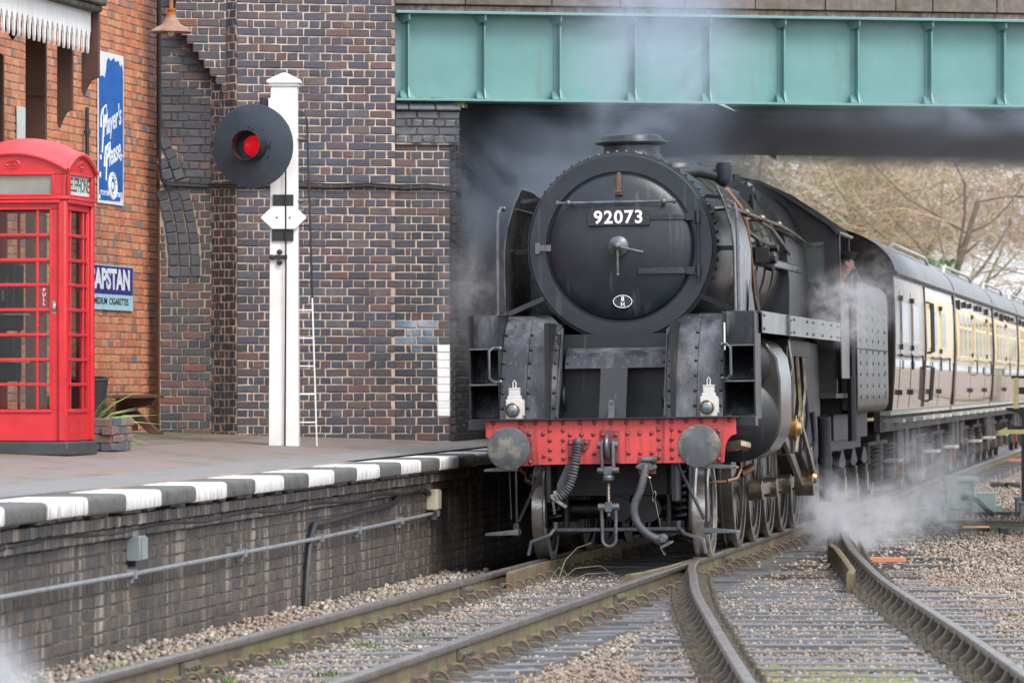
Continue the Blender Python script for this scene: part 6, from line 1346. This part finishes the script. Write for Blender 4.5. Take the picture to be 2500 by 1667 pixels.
a = gp(2312,1300); o = MB().box(0,1.6,-.1,.1,0,.10).build('timber_board', M['sleeperdark'], bev=.01, M=T(*a) @ RZ(-3)); tag(o, 'long black timber board lying beside the moss on the right', 'board')
for k,(xx,lab) in enumerate(((2435,'left one of two black blocks lying on the gravel'),(2472,'right one of two black blocks lying on the gravel'))):
    q = gp(xx,1194); m = MB(); m.box(-.125,.125,-.2,.2,0,.12); o = m.build('concrete_block', M['rubber'], bev=.03, M=T(*q) @ RZ(-6+4*k)); tag(o, lab, 'block', 'black blocks on the gravel')
    MB().box(-.08,.08,-.205,-.195,.03,.08).build('block_slot', M['blackiron'], o, 0)
for (x0,x1,ys,lab) in ((2118,2212,1366,'orange flat bar across the sleepers of the converging track'),(2440,2520,1123,'far orange pipe lying on the gravel at the right edge')):
    a = gp(x0,ys,-.12); b = gp(x1,ys,-.12); m = MB(); m.bar((a.x,a.y,a.z),(b.x,a.y,a.z),.09,.05); o = m.build('orange_bar', M['orange'], bev=.006); tag(o, lab, 'bar')
# signal bracket with arrow boards at the right edge
sp0 = gp(2497,1262); sp0.x = (2500-1250)/FPX*sp0.y
sgn = thing('arrow_sign', 'black bracket post with a yellow stripe board and yellow arrow at the right edge', 'railway sign', tuple(sp0))
k_ = sp0.y/FPX; ZZ = lambda ys: ZC-(ys-HY)*k_ - GZ
XX = lambda xs: (xs-2500)*k_
MB().box(XX(2494),XX(2502),-.03,.03,0,ZZ(1010)).build('post', M['blackiron'], sgn)
MB().box(XX(2469),XX(2530),-.03,.03,ZZ(924),ZZ(917)).build('top_arm', M['blackiron'], sgn); MB().box(XX(2486),XX(2530),-.03,.03,ZZ(962),ZZ(945)).build('cross_arm', M['blackiron'], sgn)
MB().box(XX(2474),XX(2486),-.06,-.035,ZZ(997),ZZ(922)).build('stripe_board', M['yellow'], sgn)
MB().prism([(XX(2455),ZZ(995)),(XX(2530),ZZ(993)),(XX(2530),ZZ(1012)),(XX(2494),ZZ(1022)),(XX(2485),ZZ(1008)),(XX(2460),ZZ(1003))],'y',-.02,.02).build('bracket', M['blackiron'], sgn, 0)
MB().prism([(XX(2431),ZZ(1034)),(XX(2460),ZZ(1038)),(XX(2500),ZZ(1040)),(XX(2500),ZZ(1050)),(XX(2440),ZZ(1050))],'y',.03,.05).build('arm_back', M['blackiron'], sgn, 0)
MB().prism([(XX(2433),ZZ(1053)),(XX(2458),ZZ(1042)),(XX(2458),ZZ(1048)),(XX(2540),ZZ(1048)),(XX(2540),ZZ(1059)),(XX(2458),ZZ(1059)),(XX(2458),ZZ(1065))],'y',-.06,-.04).build('arrow_board', M['yellow'], sgn, 0)
for (x0,x1,y0_,lab) in ((2479,2492,1216,'bluish lineside box at the right edge, the rear of the two'),(2489,2515,1229,'pale grey lineside box at the right edge, in front of the other')):
    q = gp((x0+x1)/2, 1258 if x0 < 2485 else 1263); w_ = (x1-x0)*q.y/FPX; h_ = ((1258 if x0 < 2485 else 1263)-y0_)*q.y/FPX
    o = MB().box(-w_/2,w_/2,-.1,.12,0,h_).build('lineside_box', M['greybox'] if x0 < 2485 else M['galv'], bev=.012, M=T(*q)); tag(o, lab, 'cabinet'); MB().box(-w_/2-.01,w_/2+.01,-.11,.13,h_,h_+.025).build('lid', M['galv'], o)
# twigs caught by the check rail
tg = MB()
for (x,y,pts) in ((0,0,[(-.36,-.2,-.15),(-.30,-.1,.05),(-.2,0,.16),(-.08,.1,.20)]),(0,0,[(-.36,-.2,-.15),(-.2,-.15,-.02),(.02,-.1,.0),(.12,0,-.08)]),(0,0,[(-.28,-.3,-.16),(-.1,-.2,-.07),(.1,-.2,-.06),(.34,-.2,-.15)]),(0,0,[(-.45,-.3,-.16),(-.33,-.3,-.0),(-.2,-.2,-.14)])): tg.tube(pts, [.008,.006,.004,.003][:len(pts)], 5)
o = tg.build('dead_twigs', M['bark'], M=TRK @ T(0,-.4,.0)); tag(o, 'bare twigs lying between the rails in front of the engine', 'twigs')

# ------------------------------------------------------------------ bare winter trees beyond the bridge
def twigmat(name, c, g): return pbr(name, c, .9, var=.3, scale=.6, bump=0, dirt=g, dlo=.45, dhi=.62, dscale=(.35,.35,.35))
M['tw1'] = twigmat('twig_brown', (.36,.24,.17), (.34,.28,.18)); M['tw2'] = twigmat('twig_olive', (.34,.31,.17), (.38,.29,.20)); M['tw3'] = twigmat('twig_pale', (.44,.38,.28), (.34,.34,.18))
M['ivy'] = pbr('ivy', (.06,.12,.035), .5, var=.4, scale=3)
def tree(label, x, y, h, lean, r0, mat, seed, n=(8,6,5,4), spread=.9, ivy=False, z0=-.3, droop=.1):
    R = random.Random(seed); tr_ = thing('bare_tree', label, 'tree', (x,y,z0), 'bare trees behind the train')
    A = MB(); Bm = MB()
    def seg(mb, p, q, a, b, k):
        d = (q-p); u = d.orthogonal().normalized(); w = d.cross(u).normalized(); o = len(mb.v)
        for (c,rr_) in ((p,a),(q,b)):
            for i in range(k): an = 6.2832*i/k; v = c + (u*math.cos(an)+w*math.sin(an))*rr_; mb.v.append((v.x,v.y,v.z))
        for i in range(k): j = (i+1)%k; mb.f.append([o+i,o+j,o+k+j,o+k+i])
    def grow(p, d, L, r, lev):
        ns = 5 if lev < 2 else 3; pts = [p.copy()]; dirs = [d.copy()]
        for i in range(ns):
            jt = .16 if lev < 2 else .28
            d = (d + Vector((R.gauss(0,jt),R.gauss(0,jt),R.gauss(0,jt) + (.06 if lev < 2 else -droop*.3)))).normalized()
            q = p + d*(L/ns); rb = r*(1-.6*(i+1)/ns); ra = r*(1-.6*i/ns)
            seg(A if lev < 2 else Bm, p, q, max(ra,.006), max(rb,.005), 7 if lev < 1 else 5 if lev < 2 else 3)
            p = q; pts.append(p.copy()); dirs.append(d.copy())
        if lev < len(n):
            for c_ in range(n[lev]):
                f = R.uniform(.25,1) if lev else R.uniform(.22,1); i = min(int(f*ns), ns-1); t_ = f*ns-i; b = pts[i].lerp(pts[i+1], t_)
                ax = Vector((R.gauss(0,1),R.gauss(0,1),R.gauss(0,.6))).normalized(); nd = (dirs[i+1]*(.55) + ax*spread).normalized()
                if nd.z < -.2: nd.z = -.1
                grow(b, nd.normalized(), L*R.uniform(.42,.68), max(r*(1-.6*f)*R.uniform(.4,.62), .006), lev+1)
    grow(Vector((0,0,0)), Vector((lean[0],lean[1],1)).normalized(), h*.62, r0, 0)
    A.build('trunk', M['bark'], tr_, 60); Bm.build('crown', mat, tr_, 0)
    if ivy:
        I = MB()
        for k in range(900):
            z = R.uniform(.3,h*.45); a = R.uniform(0,6.28); rr_ = r0*1.2+R.random()*.35; c = Vector((lean[0]*z+rr_*math.cos(a), lean[1]*z+rr_*math.sin(a), z)); s_ = R.uniform(.05,.11)
            u = Vector((R.gauss(0,1),R.gauss(0,1),R.gauss(0,1))).normalized()*s_; w = u.orthogonal().normalized()*s_*.8; I.add([c-u,c+w,c+u,c-w],[[0,1,2,3]])
        I.build('ivy', M['ivy'], tr_, 0)
TREES = [('dense brown bare tree just above the engine cab', 6.6,150,11,(-.05,.0),.20,'tw2',1,.9,False),
 ('olive bare tree behind the first carriage roof', 8.9,146,11,(.05,0),.22,'tw2',2,.9,True),
 ('reddish brown bare tree under the middle of the girder shadow', 10.9,160,13,(.1,0),.22,'tw1',3,.9,False),
 ('large leaning bare tree with long limbs spreading right', 11.0,138,12,(.18,0),.17,'tw1',4,1.0,True),
 ('pale bare tree at the far right over the carriages', 15.6,150,12,(-.12,0),.2,'tw3',5,.95,False),
 ('tall brown bare tree behind the leaning one', 13.4,172,15,(0,0),.25,'tw1',6,.9,False),
 ('low yellowish bare tree left of the others, beside the chimney', 4.6,158,10,(.0,0),.2,'tw3',7,.95,False),
 ('bare tree far right beyond the picture edge', 19.5,158,13,(-.1,0),.24,'tw1',8,.9,False),
 ('small olive bare tree low behind the carriages', 17.5,138,8,(.0,0),.14,'tw2',9,1.0,False)]
for (lab,x,y,h,ln_,r0,mt,sd,spd,iv) in TREES: tree(lab,x,y,h,ln_,r0,M[mt],sd,spread=spd,ivy=iv)
U = MB(); R_ = random.Random(21)
def brush(n, xr, yr, zr, l, w):
    for i in range(n):
        c = Vector((R_.uniform(*xr),R_.uniform(*yr),zr[0]+(zr[1]-zr[0])*R_.random()**1.2)); d = Vector((R_.gauss(0,.8),R_.gauss(0,.5),R_.gauss(.35,.6))).normalized()*R_.uniform(*l); s_ = d.orthogonal().normalized()*w*R_.uniform(.5,1.3)
        s2 = d.cross(s_).normalized()*s_.length; m_ = c + d*.5 + Vector((R_.gauss(0,.08),0,R_.gauss(0,.08)))
        U.add([c-s_,c+s_,m_+s_*.8,m_-s_*.8,c+d,c-s2,c+s2,m_+s2*.8,m_-s2*.8],[[0,1,2,3],[3,2,4],[5,6,7,8],[8,7,4]])
brush(24000, (3,13.5), (162,182), (-.3,11.5), (.3,1.0), .010); o = U.build('thicket', M['tw2'], smooth=0, kind='stuff')
U = MB(); brush(13000, (8,14.5), (166,190), (.5,12.5), (.3,1.1), .011); o = U.build('thicket', M['tw1'], smooth=0, kind='stuff')
U = MB(); brush(16000, (11.5,20.5), (158,190), (6.3,13.5), (.3,1.1), .011); o = U.build('thicket', M['tw1'], smooth=0, kind='stuff')
bk_ = MB(); bk_.grid([[(x,y,max(-.5,z*min(1,max(0,(18-x)/5)) + .4*math.sin(x*.3))) for x in np.arange(-40,20,1.5)] for (y,z) in ((186,-.5),(194,4.5),(206,8.0),(225,9.5),(240,-.5))]); o = bk_.build('hillside', pbr('hill_scrub', (.34,.27,.18), .95, var=.3, scale=1.2, dirt=(.30,.29,.15), dlo=.4, dhi=.65, dscale=(.3,.3,.3), bump=.8, bscale=3, bdist=.3)); o['kind'] = 'structure'

# ------------------------------------------------------------------ steam and smoke
def steam(name, label, Mx, dens, col, nscale, lo_, hi_, seed, aniso=.3, soft=(.25,1.), stretch=(1,1,1), rate=1.0, n=16):
    me = MB().ball((0,0,0),1,n).mesh(name, None, 60); o = bpy.data.objects.new(name, me); COL.objects.link(o); o.matrix_basis = Mx; o['kind'] = 'stuff'; o['label'] = label
    m = bpy.data.materials.new(name); m.use_nodes = True; N_ = m.node_tree.nodes; L_ = m.node_tree.links; N_.remove(N_['Principled BSDF'])
    v = N_.new('ShaderNodeVolumePrincipled'); L_.new(v.outputs[0], N_['Material Output'].inputs['Volume']); v.inputs['Color'].default_value = (*col,1); v.inputs['Anisotropy'].default_value = aniso
    tc = N_.new('ShaderNodeTexCoord'); ln_ = N_.new('ShaderNodeVectorMath'); ln_.operation = 'LENGTH'; L_.new(tc.outputs['Object'], ln_.inputs[0])
    f = N_.new('ShaderNodeMapRange'); f.interpolation_type = 'SMOOTHSTEP'; L_.new(ln_.outputs['Value'], f.inputs[0]); f.inputs[1].default_value = soft[1]; f.inputs[2].default_value = soft[0]; f.inputs[3].default_value = 0; f.inputs[4].default_value = 1
    ge = N_.new('ShaderNodeNewGeometry'); ms_ = N_.new('ShaderNodeVectorMath'); ms_.operation = 'MULTIPLY_ADD'; ms_.inputs[1].default_value = [nscale*s for s in stretch]; ms_.inputs[2].default_value = (seed*3.7,seed*1.3,seed*2.1); L_.new(ge.outputs['Position'], ms_.inputs[0])
    nz = N_.new('ShaderNodeTexNoise'); nz.inputs['Scale'].default_value = 1; nz.inputs['Detail'].default_value = 6; nz.inputs['Roughness'].default_value = .66; nz.inputs['Distortion'].default_value = 1.1; L_.new(ms_.outputs[0], nz.inputs['Vector'])
    g = N_.new('ShaderNodeMapRange'); g.interpolation_type = 'SMOOTHSTEP'; L_.new(nz.outputs['Fac'], g.inputs[0]); g.inputs[1].default_value = lo_; g.inputs[2].default_value = hi_
    p = N_.new('ShaderNodeMath'); p.operation = 'MULTIPLY'; L_.new(f.outputs[0], p.inputs[0]); L_.new(g.outputs[0], p.inputs[1])
    q = N_.new('ShaderNodeMath'); q.operation = 'MULTIPLY'; L_.new(p.outputs[0], q.inputs[0]); q.inputs[1].default_value = dens; L_.new(q.outputs[0], v.inputs['Density'])
    m.cycles.volume_step_rate = rate; me.materials.append(m); return o
WHT = (.96,.97,1.0); GRY = (.72,.78,.86)
def D_(x,y,z): return Matrix.Diagonal((x,y,z,1))
cx_ = tw(.05, 2.65, 0); GRY = (.66,.75,.88)
steam('steam', 'smoke rising from the chimney past the girder', T(cx_.x+.1,cx_.y,4.95) @ D_(1.2,.9,1.5), 1.9, GRY, 1.5, .34, .68, 1, soft=(.1,1), rate=.4)
steam('smoke', 'grey smoke hanging under the left of the bridge', T(.5,57.0,3.75) @ D_(3.0,5.4,1.5), 2.0, GRY, .9, .32, .68, 2, stretch=(1,.4,1.3), rate=.5)
steam('smoke', 'grey smoke hanging under the right of the bridge', T(6.4,58.0,4.60) @ D_(6.5,6.0,.45), 2.6, GRY, .8, .32, .68, 3, stretch=(1,.4,1.3), rate=.5)
p_ = tw(1.62, 8.6, 2.45); steam('steam', 'white steam drifting past the cab side', T(*p_) @ RZ(-8) @ D_(.5,4.6,.55), 1.8, WHT, 5.0, .47, .68, 4, soft=(0,1), stretch=(1,.3,1), rate=.25)
p_ = tw(1.72, 11.8, 2.72); steam('steam', 'white steam around the leaning driver', T(*p_) @ RZ(-8) @ D_(.45,3.6,.6), 1.5, WHT, 5.0, .48, .70, 5, soft=(0,1), stretch=(1,.3,1), rate=.25)
p_ = tw(1.75, 9.8, .12); steam('steam', 'white steam blowing along the ground beside the tender', T(*p_) @ RZ(-8) @ D_(.7,4.2,.52), 3.0, WHT, 4.0, .47, .66, 6, soft=(0,1), stretch=(1,.35,1), rate=.25)
p_ = tw(2.2, 13.5, .40); steam('steam', 'thin steam rising beside the tender wheels', T(*p_) @ RZ(-8) @ D_(.9,5.0,.9), 1.6, WHT, 4.0, .45, .70, 7, soft=(0,1), stretch=(1,.35,1), rate=.3)
p_ = tw(1.3, 10.2, .2); steam('steam', 'steam behind the last driving wheel', T(*p_) @ RZ(-8) @ D_(.5,2.8,.65), 3.0, WHT, 3.6, .45, .66, 8, soft=(0,1), stretch=(1,.4,1), rate=.3)
p_ = tw(-1.55, 2.6, 2.45); steam('steam', 'wisps of steam left of the smokebox', T(*p_) @ RZ(-8) @ D_(.5,1.6,.95), 1.2, WHT, 4.2, .45, .70, 9, soft=(0,1), rate=.3)
steam('steam', 'white steam in the lower left corner', T(-2.95,27.2,-.10) @ D_(.5,.7,.5), 6, WHT, 2.4, .25, .65, 10, soft=(0,1), rate=.5)
